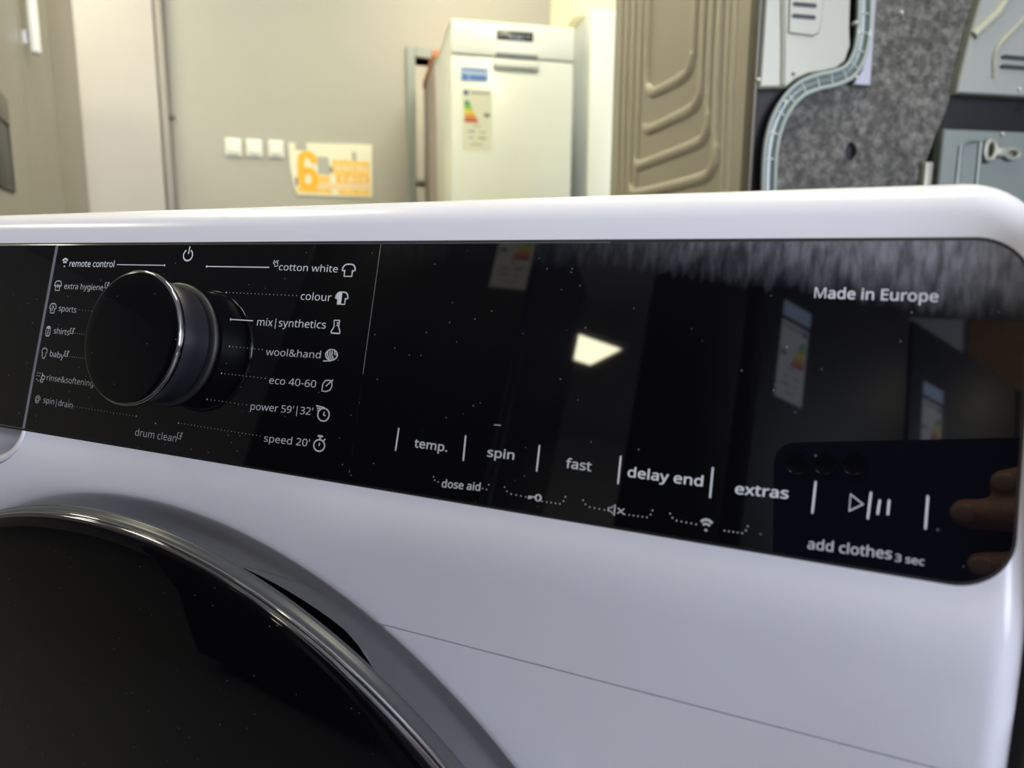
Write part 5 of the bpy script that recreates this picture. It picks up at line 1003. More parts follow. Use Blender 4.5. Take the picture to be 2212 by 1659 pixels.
# back wall with the doorway cut out: local x from -2.2 to 5.2, opening 0.895..1.70, height 1.86
b = box_bm(-2.2, 0.895, 0, 0.12, 0, CEIL)
box_bm(1.70, 5.0, 0, 0.12, 0, CEIL, bm=b); box_bm(0.895, 1.70, 0, 0.12, 1.858, CEIL, bm=b)
place(struct(obj('wall_back', b, 'wall')), WO, WY)
b = box_bm(-2.2, -0.285, -0.035, -0.001, 0, CEIL, 0.002)
place(struct(obj('trim_1', b, 'pale_wall')), WO, WY)          # pale lining left of the conduit
# door frame
b = box_bm(0.852, 0.897, -0.02, 0.14, 0, 1.905, 0.004); box_bm(1.698, 1.743, -0.02, 0.14, 0, 1.905, 0.004, bm=b); box_bm(0.8975, 1.6975, -0.02, 0.14, 1.858, 1.905, 0.004, bm=b)
dfm = place(struct(obj('door_1', b, 'frame')), WO, WY)
# room beyond the doorway
b = box_bm(0.2, 3.2, 1.7, 1.75, 0, CEIL); box_bm(0.2, 0.25, 0.12, 1.7, 0, CEIL, bm=b); box_bm(3.15, 3.2, 0.12, 1.7, 0, CEIL, bm=b)
place(struct(obj('wall_passage', b, 'pale_wall')), WO, WY)
def wl(x, y, z=0.0):
    """point in back-wall coordinates to world"""
    return Vector((WO.x + x * math.cos(WY) - y * math.sin(WY), WO.y + x * math.sin(WY) + y * math.cos(WY), z))


# other walls, floor, ceiling (the shop runs on behind the photographer)
RX0, RX1, RY0, RY1 = -6.2, 3.9, -7.5, 6.6
struct(box('floor', RX0 - 1.5, RX1 + 1, RY0 - 1, RY1 + 1.5, -0.1, 0, 'floor'))
struct(box('ceiling', RX0 - 1.5, RX1 + 1, RY0 - 1, RY1 + 1.5, CEIL, CEIL + 0.1, 'ceiling'))
struct(box('wall_left', RX0 - 0.1, RX0, RY0, RY1, 0, CEIL, 'wall'))
struct(box('wall_front', RX0, RX1, RY0 - 0.1, RY0, 0, CEIL, 'pale_wall'))
b = box_bm(RX1 - 0.1, RX1, RY0, -3.4, 0, CEIL); box_bm(RX1 - 0.1, RX1, -0.6, RY1, 0, CEIL, bm=b); box_bm(RX1 - 0.1, RX1, -3.4, -0.6, 0, 0.85, bm=b); box_bm(RX1 - 0.1, RX1, -3.4, -0.6, 2.65, CEIL, bm=b)
struct(obj('wall_right', b, 'pale_wall'))
b = box_bm(RX1 - 0.08, RX1 - 0.03, -3.4, -3.34, 0.85, 2.65); box_bm(RX1 - 0.08, RX1 - 0.03, -0.66, -0.6, 0.85, 2.65, bm=b)
box_bm(RX1 - 0.08, RX1 - 0.03, -3.34, -0.66, 0.85, 0.91, bm=b); box_bm(RX1 - 0.08, RX1 - 0.03, -3.34, -0.66, 2.59, 2.65, bm=b); box_bm(RX1 - 0.08, RX1 - 0.03, -2.03, -1.97, 0.91, 2.59, bm=b)
struct(obj('window_1', b, 'frame'))

# ceiling lamps; unseen ones added to brighten passage, dishwasher, machine top and cupboards
LAMPS = [(wl(1.2, 0.9).x, wl(1.2, 0.9).y, 0.8), (-2.6, 1.3, 0.8), (-0.9, 2.7, 0.63), (-0.30, 1.20, 0.63), (-1.585, -4.675, -0.74), (-3.3, -1.2, 0.5), (0.45, 0.45, 0.2), (2.7, -3.6, 0.2), (0.2, -6.2, 0.2), (-1.6, 0.1, 0.63)]
WHERE = ['added to brighten the passage behind the doorway', 'above the fridges at the left', 'above the freezer at the back wall', 'added to brighten the front of the small dishwasher', 'far behind the photographer', 'over the left aisle', 'added for brightness above the dryer and the washing machine', 'added out of view near the shop window to light the cupboards', 'at the very back of the shop', 'between window and fridges']
lamp_proto = None
for (x, y, a), wh in zip(LAMPS, WHERE):
    if lamp_proto is None:
        t = thing('ceiling_lamp', '', 'lamp', (x, y, CEIL - 0.03), a, 'square ceiling lamps')
        b = box_bm(-0.30, 0.30, -0.30, -0.27, 0, 0.03); box_bm(-0.30, 0.30, 0.27, 0.30, 0, 0.03, bm=b); box_bm(-0.30, -0.27, -0.27, 0.27, 0, 0.03, bm=b); box_bm(0.27, 0.30, -0.27, 0.27, 0, 0.03, bm=b)
        obj('frame', b, 'lamp_frame', t)
        box('diffuser', -0.27, 0.27, -0.27, 0.27, 0.008, 0.029, 'lamp', t)
        lamp_proto = t
    else:
        t = lamp_proto.copy(); COL.objects.link(t); t.location = (x, y, CEIL - 0.03); t.rotation_euler = (0, 0, a)
        for ch in lamp_proto.children:
            c = ch.copy(); COL.objects.link(c); c.parent = t
    t['label'] = 'square ceiling lamp panel ' + wh

# conduit and cable beside it
t = thing('wall_conduit', 'grey vertical cable trunking on the wall left of the switches', 'conduit', WO, WY)
box('trunking', -0.278, -0.248, -0.042, -0.0005, 0.0, CEIL, 'conduit', t, 0.004)
obj('cable', tube_bm([(-0.236, -0.008, z) for z in np.arange(0, CEIL + .01, 0.3)], 0.006, 8), 'conduit', t, True)
box('cable_clip', -0.248, -0.224, -0.020, -0.0005, 1.466, 1.484, 'steel_dark', t, 0.002)

# three switches
names = ['first white light switch from the left on the grey wall', 'middle one of the three white light switches on the wall', 'white light switch right beside the orange poster']
sw0 = None
for i, (cx, cz) in enumerate(((0.018, 1.364), (0.111, 1.366), (0.210, 1.368))):
    org = wl(cx, 0, cz)
    if sw0 is None:
        t = thing('light_switch', names[i], 'light switch', org, WY, 'light switches on the back wall')
        poly_plate('cover_frame', [(-0.036, -0.040), (0.036, -0.040), (0.036, 0.040), (-0.036, 0.040)], -0.010, -0.0003, 'switch', t, 0.003)
        b = box_bm(-0.024, 0.024, -0.018, -0.009, -0.027, 0.027, 0.002)
        o = obj('rocker', b, 'switch', t, True); o.rotation_euler = (math.radians(-4), 0, 0)
        sw0 = t
    else:
        t = sw0.copy(); COL.objects.link(t); t.location = org; t['label'] = names[i]
        for ch in sw0.children:
            c = ch.copy(); COL.objects.link(c); c.parent = t

# poster with the orange 6
t = thing('poster', 'cream poster with a big orange 6 and orange blocks, curled at lower left', 'poster', WO + Vector((0, 0, 0)), WY)
poly_plate('sheet', [(0.266, 1.402), (0.672, 1.420), (0.668, 1.160), (0.50, 1.158), (0.300, 1.158), (0.285, 1.20), (0.272, 1.28)], -0.006, -0.0006, 'cream', t)
def flat(name, pts, y, m, parent): return poly_plate(name, pts, y - 0.0006, y, m, parent)
Y1 = -0.0062
flat('printed_block', [(0.472, 1.336), (0.656, 1.336), (0.656, 1.266), (0.472, 1.262)], Y1, 'orange2', t)
flat('printed_block', [(0.403, 1.257), (0.458, 1.257), (0.460, 1.217), (0.403, 1.217)], Y1, 'orange2', t)
flat('printed_block', [(0.490, 1.262), (0.655, 1.264), (0.655, 1.226), (0.490, 1.222)], Y1, 'orange', t)
flat('printed_block', [(0.315, 1.216), (0.66, 1.222), (0.66, 1.196), (0.315, 1.196)], Y1, 'peach', t)
flat('printed_block', [(0.300, 1.195), (0.468, 1.193), (0.468, 1.168), (0.300, 1.170)], Y1, 'orange2', t)
flat('printed_block', [(0.497, 1.194), (0.656, 1.196), (0.656, 1.168), (0.497, 1.168)], Y1, 'orange2', t)
flat('printed_patch', [(0.402, 1.345), (0.455, 1.345), (0.462, 1.262), (0.402, 1.262)], Y1, 'grey_print', t)
flat('printed_patch', [(0.57, 1.378), (0.592, 1.378), (0.592, 1.337), (0.57, 1.337)], Y1, 'grey_print', t)
flat('printed_patch', [(0.300, 1.410), (0.352, 1.410), (0.352, 1.370), (0.300, 1.370)], Y1, 'wall', t)
flat('printed_patch', [(0.458, 1.30), (0.474, 1.30), (0.474, 1.272), (0.458, 1.272)], Y1, 'ink', t)
flat('printed_patch', [(0.292, 1.240), (0.304, 1.240), (0.304, 1.200), (0.292, 1.200)], Y1, 'ink', t)
for zz, xs in ((1.298, ((0.49, 0.51), (0.52, 0.55), (0.56, 0.575), (0.59, 0.62), (0.63, 0.648))), (1.243, ((0.51, 0.53), (0.545, 0.58), (0.59, 0.605), (0.615, 0.64)))):
    b = bmesh.new()
    for x0, x1 in xs: box_bm(x0, x1, Y1 - 0.0012, Y1 - 0.0007, zz - 0.014, zz + 0.014, bm=b)
    obj('pale_letters', b, 'peach', t)
b = bmesh.new()
plc = lambda p: Vector((0.354 + p.x, Y1 - 0.0015, 1.272 + p.y))
six = smooth_path([(0.030, 0.040, 0), (0.028, 0.064, 0), (0.0, 0.080, 0), (-0.028, 0.062, 0), (-0.031, 0.0, 0), (-0.029, -0.060, 0), (0.0, -0.078, 0), (0.029, -0.060, 0), (0.030, -0.018, 0), (0.010, 0.004, 0), (-0.020, -0.006, 0)], 5)
stroke(b, [(p.x, p.y) for p in six], 0.034, plc)
o = obj('printed_figure', b, 'orange', t)
o['label'] = 'big orange figure 6'

def far_pt(px, depth):
    d = Vector((px - 1106, 579 - 829.5, 1528.0)) / 1528.0 * depth
    r = Vector((AX.dot(d), AY.dot(d), AZ.dot(d))); p = CAM + r; p.z = 0; return p



# ---- things seen through the doorway
t = thing('storage_cabinet', 'beige cabinet standing in the doorway behind the small dishwasher', 'cabinet', far_pt(942, 3.36), 0.6306)
box('body', 0.0, 0.45, 0.0, 0.60, 0.0, 1.75, mat('pinkish_beige', (0.42, 0.36, 0.34), 0.6), t, 0.006)
box('orange_edge', -0.006, 0.45, -0.004, 0.60, 1.75, 1.785, mat('orange_board', (0.62, 0.25, 0.11), 0.6), t, 0.003)
for nm, lb, cat_, x0, z0, z1, m_, w in (('storage_box', 'dark red box on the shelf behind the doorway', 'box', 0.94, 1.345, 1.44, 'dark_red', 0.10), ('grey_box', 'dark grey box on the shelf below the dark red one', 'box', 0.95, 1.20, 1.30, 'gasket', 0.10), ('white_carton', 'white carton on the lower shelf behind the doorway', 'box', 0.94, 1.045, 1.15, 'switch', 0.12), ('dark_box', 'dark box at the bottom of the doorway shelf', 'box', 0.95, 0.90, 1.0, 'dark', 0.11)):
    o = obj('tmp', box_bm(0, w, 0, 0.12, 0, z1 - z0, 0.004), m_, None, True); o.name = nm
    p = wl(x0, 0.75, z0); place(o, p, WY); tag(o, lb, cat_)
    o2 = None
t = thing('wall_shelf', 'narrow open shelf in the passage behind the doorway', 'shelf', wl(0.85, 0.72, 0), WY)
for zz in (0.882, 1.027, 1.182, 1.327):
    box('shelf_board', 0.0, 0.42, 0.0, 0.25, zz, zz + 0.0175, 'pale_wall', t)
for xx in (-0.02, 0.42): box('side_panel', xx, xx + 0.018, 0, 0.25, 0, 1.62, 'pale_wall', t)


# ------------------------------------------------------------------ energy label, used on several appliances
def energy_label(parent, x, z, w, h, y=-0.0005, paper='paper', name='energy_label'):
    """EU label with seven coloured arrows, lower left corner x,z, facing -y"""
    e = poly_plate(name, [(x, z), (x + w, z), (x + w, z + h), (x, z + h)], y - 0.0006, y, paper, parent)
    yy = y - 0.0008
    def rect(nm, a, b_, c, d, m_): return poly_plate(nm, [(x + a * w, z + b_ * h), (x + c * w, z + b_ * h), (x + c * w, z + d * h), (x + a * w, z + d * h)], yy - 0.0005, yy, m_, e)
    rect('flag', 0.06, 0.90, 0.20, 0.965, 'eu_blue')
    for i in range(7):
        z1 = 0.80 - i * 0.05; L = 0.18 + i * 0.047
        pts = [(0.08, z1 - 0.042), (0.08 + L - 0.03, z1 - 0.042), (0.08 + L, z1 - 0.021), (0.08 + L - 0.03, z1), (0.08, z1)]
        poly_plate('efficiency_arrow', [(x + a * w, z + b_ * h) for a, b_ in pts], yy - 0.0005, yy, 'bar%d' % i, e)
    rect('grade_arrow', 0.74, 0.555, 0.93, 0.615, 'ink')
    b = bmesh.new()
    for (a, c, zz, t_) in ((0.26, 0.92, 0.925, 0.02), (0.35, 0.62, 0.40, 0.012), (0.20, 0.42, 0.30, 0.02), (0.58, 0.80, 0.30, 0.012), (0.22, 0.40, 0.20, 0.012), (0.55, 0.82, 0.20, 0.02), (0.30, 0.70, 0.10, 0.01)):
        box_bm(x + a * w, x + c * w, yy - 0.0006, yy - 0.0001, z + zz * h, z + (zz + t_) * h, bm=b)
    obj('label_text', b, 'ink', e)
    return e


# ------------------------------------------------------------------ small dishwasher on a plinth
DWO = Vector((-1.053, 2.127, 0)); DY = 0.6306
def dl(x, y, z=0.0, O=DWO, a=DY): return Vector((O.x + x * math.cos(a) - y * math.sin(a), O.y + x * math.sin(a) + y * math.cos(a), z))


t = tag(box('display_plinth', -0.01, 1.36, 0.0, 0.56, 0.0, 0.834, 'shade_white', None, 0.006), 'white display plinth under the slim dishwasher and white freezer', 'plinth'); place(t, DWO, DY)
t = thing('slim_dishwasher', 'slim white dishwasher with black display and energy label stickers', 'dishwasher', DWO + Vector((0, 0, 0.835)), DY)
def Z(z): return z - 0.835
box('body', 0.003, 0.449, 0.02, 0.55, Z(0.84), Z(1.668), 'white_app', t, 0.006)
box('top_cover', 0.0, 0.452, -0.004, 0.56, Z(1.668), Z(1.678), 'white_app', t, 0.004)
dpn = box('door', 0.001, 0.451, -0.002, 0.02, Z(0.90), Z(1.5585), 'white_front', t, 0.005)
box('door_handle', 0.150, 0.318, -0.022, -0.001, Z(1.522), Z(1.553), 'white_front', dpn, 0.009, 3)
fas = box('control_panel', 0.001, 0.451, -0.008, 0.02, Z(1.562), Z(1.668), 'white_app', t, 0.006)
box('handle_recess', 0.160, 0.314, -0.0085, 0.0, Z(1.562), Z(1.574), mat('recess_grey', (0.20, 0.22, 0.25), 0.6), fas)
d_ = box('display', 0.164, 0.296, -0.0098, -0.007, Z(1.618), Z(1.649), 'display', fas, 0.001)
b = bmesh.new()
for k in range(7): box_bm(0.172 + 0.017 * k, 0.182 + 0.017 * k, -0.0103, -0.0097, Z(1.630) + 0.003 * (k % 2), Z(1.638), bm=b)
obj('display_digits', b, 'frame', d_)
b = bmesh.new(); stroke(b, arc(0.060, Z(1.640), 0.009, 200, 520, 16), 0.002, lambda p: Vector((p.x, -0.0085, p.y))); obj('round_badge', b, 'frame', fas)
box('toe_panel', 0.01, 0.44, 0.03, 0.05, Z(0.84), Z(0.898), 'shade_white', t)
st_ = poly_plate('blue_sticker', [(0.034, Z(1.472)), (0.134, Z(1.474)), (0.134, Z(1.520)), (0.034, Z(1.520))], -0.0032, -0.0024, 'pale_blue', dpn)
poly_plate('sticker_block', [(0.040, Z(1.476)), (0.062, Z(1.476)), (0.062, Z(1.496)), (0.040, Z(1.496))], -0.0038, -0.0033, 'blue', st_)
poly_plate('sticker_block', [(0.066, Z(1.478)), (0.128, Z(1.478)), (0.128, Z(1.494)), (0.066, Z(1.494))], -0.0038, -0.0033, 'blue', st_)
poly_plate('sticker_block', [(0.042, Z(1.509)), (0.126, Z(1.509)), (0.126, Z(1.514)), (0.042, Z(1.514))], -0.0038, -0.0033, 'blue', st_)
energy_label(dpn, 0.040, Z(1.236), 0.108, 0.212, -0.0026)

# ------------------------------------------------------------------ white freezer and carton behind it
FO = dl(0.525, 0.03)
t = thing('white_freezer', 'tall white freezer between the slim dishwasher and the taupe panel', 'freezer', FO + Vector((0, 0, 0.835)), DY)
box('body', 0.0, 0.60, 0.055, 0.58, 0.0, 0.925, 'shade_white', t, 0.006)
box('door', 0.0, 0.60, 0.0, 0.05, 0.02, 0.925, 'white_front', t, 0.01)
t = thing('cream_box', 'cream carton resting on the white freezer', 'box', dl(0.48, 0.12, 1.762), DY)
box('carton', 0.0, 0.42, 0.0, 0.36, 0.0, 0.30, 'carton', t, 0.012, 3)
box('tape', 0.185, 0.235, -0.001, 0.361, 0.0, 0.301, 'paper', t)

# ------------------------------------------------------------------ rear of a tumble dryer (felt, duct, covers)
RO = Vector((0.1, 1.362, 0))
KS = 0.641                                   # the drawing below is laid out 1/0.641 too large; the whole dryer is scaled to real size
RO = Vector((CAM.x + (RO.x - CAM.x) * KS, CAM.y + (RO.y - CAM.y) * KS, 0))
RZ = CAM.z + (0.86 - CAM.z) * KS
tag(place(box('low_plinth', -0.02, 0.60, 0.03, 0.60, 0.0, RZ - 0.001, 'shade_white', None, 0.005), RO, DY), 'pale plinth carrying the dryer whose open back shows', 'plinth')
t = thing('tumble_dryer', 'taupe dryer seen from behind, grey speckled felt back and chevron-pressed side panel', 'dryer', RO + Vector((0, 0, RZ)), DY)
t.scale = (KS, KS, KS)
def R_(pts): return [(x, z - 0.86) for x, z in pts]
box('cabinet', -0.026, 0.88, 0.022, 0.86, 0.0, 1.30, 'navy', t, 0.004)
sp = box('side_panel', -0.032, -0.0265, 0.03, 0.843, 0.0, 1.32, 'taupe', t, 0.002)
box('side_flange', -0.034, -0.0262, -0.004, 0.0295, 0.0, 1.32, 'steel_dark', t, 0.002)
def ridge(pts, r=0.010, dep=0.5):
    P = smooth_path([(-0.032, y, z - 0.86) for y, z in pts], 7)
    nP = len(P)
    bm_ = tube_bm(P, [r * 1.35 * min(1, 0.25 + 0.12 * min(i, nP - 1 - i)) for i in range(nP)], 12, up=(1, 0, 0))
    for v in bm_.verts: v.co.x = -0.032 + (v.co.x + 0.032) * dep
    return obj('pressed_ridge', bm_, 'taupe', sp, True)


ZH = 2.15
for y in (0.79, 0.74, 0.685, 0.63): ridge([(y, ZH), (y - 0.008, 1.4), (y - 0.02, 0.87)], 0.012)
for y in (0.085, 0.115): ridge([(y + 0.01, ZH), (y + 0.008, 1.4), (y - 0.01, 0.87)], 0.008)
ridge([(0.564, ZH), (0.562, 1.45), (0.560, 1.33), (0.545, 1.295), (0.50, 1.281), (0.403, 1.277), (0.33, 1.277), (0.295, 1.285), (0.280, 1.315), (0.280, 1.40), (0.282, ZH)], 0.011, 0.8)
ridge([(0.58, 1.215), (0.551, 1.196), (0.50, 1.191), (0.393, 1.191), (0.28, 1.192), (0.243, 1.204), (0.228, 1.235), (0.232, 1.32), (0.24, ZH)], 0.011, 0.8)
ridge([(0.64, 1.135), (0.602, 1.108), (0.55, 1.106), (0.412, 1.107), (0.24, 1.110), (0.198, 1.120), (0.182, 1.155), (0.190, 1.28), (0.203, ZH)], 0.011, 0.8)
ridge([(0.67, 1.065), (0.631, 1.036), (0.55, 1.030), (0.375, 1.028), (0.20, 1.029), (0.155, 1.042), (0.140, 1.075), (0.150, 1.22), (0.172, ZH)], 0.011, 0.8)
felt = [(0.226, 2.1), (0.226, 1.41), (0.225, 1.202), (0.182, 1.198), (0.132, 1.189), (0.092, 1.173), (0.059, 1.142), (0.038, 1.101), (0.032, 1.047), (0.041, 0.975), (0.045, 0.87), (0.35, 0.87), (0.368, 0.984), (0.377, 1.032), (0.42, 1.156), (0.44, 1.226), (0.453, 1.295), (0.474, 1.431), (0.58, 2.1)]
# felt with the round hole, with real thickness
HC = (0.203, 1.067 - 0.86)
def felt_sheet():
    o = R_(felt); V = [tuple(p) for p in o]; E = [(i, (i + 1) % len(o)) for i in range(len(o))]
    hole = [(HC[0] + 0.0135 * math.cos(a), HC[1] + 0.018 * math.sin(a)) for a in [2 * math.pi * k / 24 for k in range(24)]]
    s = len(V); V += hole; E += [(s + i, s + (i + 1) % 24) for i in range(24)]
    vs, es, fs, *_ = delaunay_2d_cdt([Vector(v) for v in V], E, [], 0, 1e-5)
    bm = bmesh.new(); bv = [bm.verts.new((v.x, 0.010, v.y)) for v in vs]
    for f in fs:
        cx = sum(vs[i].x for i in f) / 3; cz = sum(vs[i].y for i in f) / 3
        if in_poly(cx, cz, o) and not in_poly(cx, cz, hole): bm.faces.new([bv[i] for i in f])
    be = [e for e in bm.edges if len(e.link_faces) == 1]
    ret = bmesh.ops.extrude_edge_only(bm, edges=be)
    for v in [g for g in ret['geom'] if isinstance(g, bmesh.types.BMVert)]: v.co.y += 0.012
    bmesh.ops.recalc_face_normals(bm, faces=bm.faces)
    if sum(f.normal.y * f.calc_area() for f in bm.faces) > 0: bmesh.ops.reverse_faces(bm, faces=bm.faces)
    return obj('felt_pad', bm, 'felt', t)


felt_sheet()
lc = poly_plate('left_cover', R_([(-0.026, 2.1), (0.160, 2.1), (0.162, 1.404), (0.168, 1.303), (0.173, 1.268), (0.164, 1.238), (0.144, 1.222), (0.114, 1.214), (0.084, 1.209), (0.057, 1.197), (0.037, 1.181), (-0.023, 1.176), (-0.022, 1.263)]), -0.004, 0.020, 'light_metal', t, 0.004)
obj('cover_fold', tube_bm(smooth_path([(0.012, -0.003, 0.66), (0.013, -0.003, 0.56), (0.015, -0.003, 0.48), (0.022, -0.003, 0.40), (0.027, -0.003, 0.325)], 3), 0.006, 8), 'light_metal', lc, True)
poly_plate('vent_frame', R_([(0.020, 1.50), (0.105, 1.50), (0.103, 1.31), (0.098, 1.285), (0.085, 1.278), (0.030, 1.280)]), -0.0075, -0.0042, 'light_metal', lc, 0.003)
for k in range(8):
    z0 = 1.3125 + 0.0215 * k
    poly_plate('vent_slot', R_([(0.038, z0 - 0.004), (0.084, z0 - 0.004), (0.088, z0), (0.084, z0 + 0.004), (0.038, z0 + 0.004), (0.034, z0)]), -0.0085, -0.0076, 'gasket', lc)
# duct: two tubes with ribs between
dc = [(0.193, 2.05), (0.193, 1.51), (0.193, 1.407), (0.198, 1.33), (0.199, 1.287), (0.192, 1.247), (0.174, 1.219), (0.142, 1.204), (0.106, 1.195), (0.069, 1.179), (0.040, 1.150), (0.020, 1.109), (0.011, 1.055), (0.013, 0.974), (0.018, 0.90)]
dp = smooth_path([(x, 0, z - 0.86) for x, z in dc], 6)
def offset_path(P, d):
    out = []
    for i, p in enumerate(P):
        a = P[max(i - 1, 0)]; c = P[min(i + 1, len(P) - 1)]; v = (c - a).normalized(); out.append(p + Vector((v.z, 0, -v.x)) * d)
    return out


duct = obj('air_duct', tube_bm([p + Vector((0, 0.006, 0)) for p in dp], 0.0145, 12, flat=0.7), 'clear', t, True)
obj('duct_lip', tube_bm([p + Vector((0, -0.004, 0)) for p in offset_path(dp, 0.013)], 0.0042, 8), 'clear_pale', duct, True)
obj('duct_lip', tube_bm([p + Vector((0, -0.004, 0)) for p in offset_path(dp, -0.013)], 0.0042, 8), 'clear_pale', duct, True)
for i in range(3, len(dp) - 2, 5):
    a = offset_path(dp, 0.012)[i]; c = offset_path(dp, -0.012)[i]
    obj('duct_rib', tube_bm([a + Vector((0, -0.003, 0)), c + Vector((0, -0.003, 0))], 0.0022, 6), 'grey_metal', duct)
poly_plate('cover_strip', R_([(0.209, 2.1), (0.224, 2.1), (0.222, 1.41), (0.227, 1.195), (0.186, 1.195), (0.204, 1.225), (0.212, 1.27), (0.210, 1.33)]), -0.002, 0.018, 'lav_metal', t, 0.002)
rc = poly_plate('right_cover', R_([(0.59, 2.1), (0.474, 1.431), (0.445, 1.308), (0.430, 1.221), (0.427, 1.191), (0.87, 1.196), (0.87, 2.1)]), -0.008, 0.020, 'grey_metal', t, 0.003)
obj('pressed_fold', tube_bm([(0.452, -0.007, 1.304 - .86), (0.507, -0.007, 1.353 - .86), (0.560, -0.007, 1.45 - .86)], 0.010, 10), 'light_metal', rc, True)
obj('pressed_fold', tube_bm(smooth_path([(0.514, -0.007, 1.226 - .86), (0.512, -0.007, 1.281 - .86), (0.567, -0.007, 1.340 - .86), (0.64, -0.007, 1.42 - .86)], 4), 0.006, 10), 'light_metal', rc, True)
for z0 in (1.268, 1.249, 1.230 - 1): 
    if z0 > 1: poly_plate('vent_slot', R_([(0.530, z0 - 0.004), (0.660, z0 - 0.003), (0.664, z0), (0.660, z0 + 0.003), (0.530, z0 + 0.004), (0.524, z0)]), -0.0120, -0.0082, 'gasket', rc)
lo = poly_plate('lower_cover', R_([(0.407, 1.119), (0.408, 1.004), (0.40, 0.87), (0.87, 0.87), (0.87, 1.124)]), -0.006, 0.020, 'low_metal', t, 0.003)
obj('pressed_fold', tube_bm([(0.452, -0.006, 0.05), (0.452, -0.006, 0.225), (0.470, -0.006, 0.236), (0.50, -0.006, 0.236), (0.505, -0.006, 0.05)], 0.006, 8), 'low_metal', lo, True)
ck = obj('hose_clip', tube_bm([(0.520 + 0.013 * math.cos(a), -0.014, 0.218 + 0.020 * math.sin(a)) for a in [2 * math.pi * k / 20 for k in range(21)]], 0.0055, 8), 'light_metal', lo, True)
obj('clip_eye', tube_bm([(0.577 + 0.017 * math.cos(a), -0.014, 0.213 + 0.010 * math.sin(a)) for a in [2 * math.pi * k / 20 for k in range(21)]], 0.004, 8), 'light_metal', lo, True)
box('clip_bridge', 0.533, 0.565, -0.018, -0.008, 0.206, 0.226, 'light_metal', lo, 0.004)
box('white_peg', 0.372, 0.392, -0.006, 0.009, 0.05, 0.191, 'light_metal', t, 0.003)
for (x, z) in ((0.176, 1.310), (0.188, 1.207), (0.050, 1.207), (-0.028, 1.190), (0.032, 1.152), (0.551, 1.114), (0.580, 1.206), (0.277, 1.336), (0.62, 1.178)):
    lathe('screw', [(0.0, -0.0105), (0.0026, -0.010), (0.0036, -0.0085), (0.0038, 0.004), (0.0, 0.012)], (x, -0.002, z - 0.86), 'screw', t, 12)

# ------------------------------------------------------------------ two big fridges on the left, fronts facing right
FY = 0.8624                                       # direction their fronts face
FP = far_pt(206, 2.75) - Vector((math.cos(FY), math.sin(FY), 0)) * 0.03                            # far lower corner
# local x runs along the front away from the camera, local y into the fridge
FA = FY + math.pi / 2
def fridge(name, label, x0, x1, split, parts):
    t = thing(name, label, 'fridge', FP, FA)
    box('body', x0 + 0.004, x1 - 0.004, 0.03, 0.70, 0.02, 1.775, 'steel', t, 0.01)
    for a, c in split: box('door', a, c, -0.03, 0.028, 0.05, 1.78, 'steel', t, 0.014, 4)
    for a in (x0 + 0.1, x1 - 0.1): box('foot', a - 0.03, a + 0.03, 0.1, 0.6, 0, 0.02, 'dark', t)
    return t


t = fridge('wide_fridge', 'farther taupe steel fridge with rounded door, standing beside the pale wall at the left', -0.688, 0.0, [(-0.687, -0.001)], None)
t = fridge('dispenser_fridge', 'nearer taupe steel fridge with black water dispenser at the left edge of the photo', -1.60, -0.694, [(-1.599, -1.185), (-1.178, -0.695)], None)
o = box('door_handle', -1.125, -1.100, -0.062, -0.040, 1.31, 1.66, 'switch', t, 0.006)
o = box('handle_mount', -1.120, -1.105, -0.042, -0.030, 1.33, 1.36, 'chrome', t); o = box('handle_mount', -1.120, -1.105, -0.042, -0.030, 1.60, 1.63, 'chrome', t)
d_ = box('water_dispenser', -1.58, -1.428, -0.033, -0.0305, 0.962, 1.095, 'dark', t, 0.004)
box('dispenser_frame', -1.58, -1.41, -0.0335, -0.0302, 1.097, 1.15, 'steel_dark', t, 0.002)

# ------------------------------------------------------------------ white machine standing close at the right, only a sliver of it shows
t = thing('neighbour_washer', 'white washer standing right against the large machine, a sliver at the lower right edge', 'washing machine', (0.6135, 0.0, 0))
box('body', -0.30, 0.30, 0.012, 0.56, 0.02, 0.832, 'white_side', t, 0.006)
box('front', -0.30, 0.30, -0.004, 0.012, 0.09, 0.72, 'white_side', t, 0.004)
box('control_panel', -0.30, 0.30, -0.004, 0.012, 0.722, 0.832, 'white_side', t, 0.004)
box('top_plate', -0.30, 0.30, 0.0, 0.565, 0.8325, 0.845, 'white_side', t, 0.004)
lathe('door', [(0.0, -0.045), (0.12, -0.040), (0.165, -0.030), (0.185, -0.016), (0.190, -0.003)], (0, -0.002, 0.42), 'black_door', t, 64)
lathe('door_ring', [(0.186, -0.022), (0.205, -0.020), (0.210, -0.012), (0.211, -0.001)], (0, -0.002, 0.42), 'chrome', t, 64)
lathe('dial_knob', [(0.0, -0.030), (0.022, -0.029), (0.024, -0.002)], (0.0, -0.003, 0.777), 'satin_black', t, 32)

# ------------------------------------------------------------------ behind the photographer, mirrored in the black glass
def black_fridge(name, label, loc, yaw, lx, lz, h=1.72, dp=0.62):
    t = thing(name, label, 'fridge', loc, yaw, 'black fridges mirrored in the control strip')
    box('body', -0.60, 0.0, 0.03, dp, 0.03, h, 'satin_black', t, 0.006)
    box('upper_door', -0.599, -0.001, -0.03, 0.028, 0.72, h - 0.002, 'tall_black', t, 0.008)
    box('lower_door', -0.599, -0.001, -0.03, 0.028, 0.06, 0.712, 'tall_black', t, 0.008)
    for a in (-0.55, -0.11): box('foot', a, a + 0.06, 0.1, 0.38, 0, 0.03, 'dark', t)
    if lx is not None:
        energy_label(t, lx, lz, 0.10, 0.20, -0.0305, 'white_paper')
        poly_plate('blue_sticker', [(lx - 0.002, lz + 0.21), (lx + 0.10, lz + 0.21), (lx + 0.10, lz + 0.25), (lx - 0.002, lz + 0.25)], -0.032, -0.0303, 'pale_blue', t)
    return t


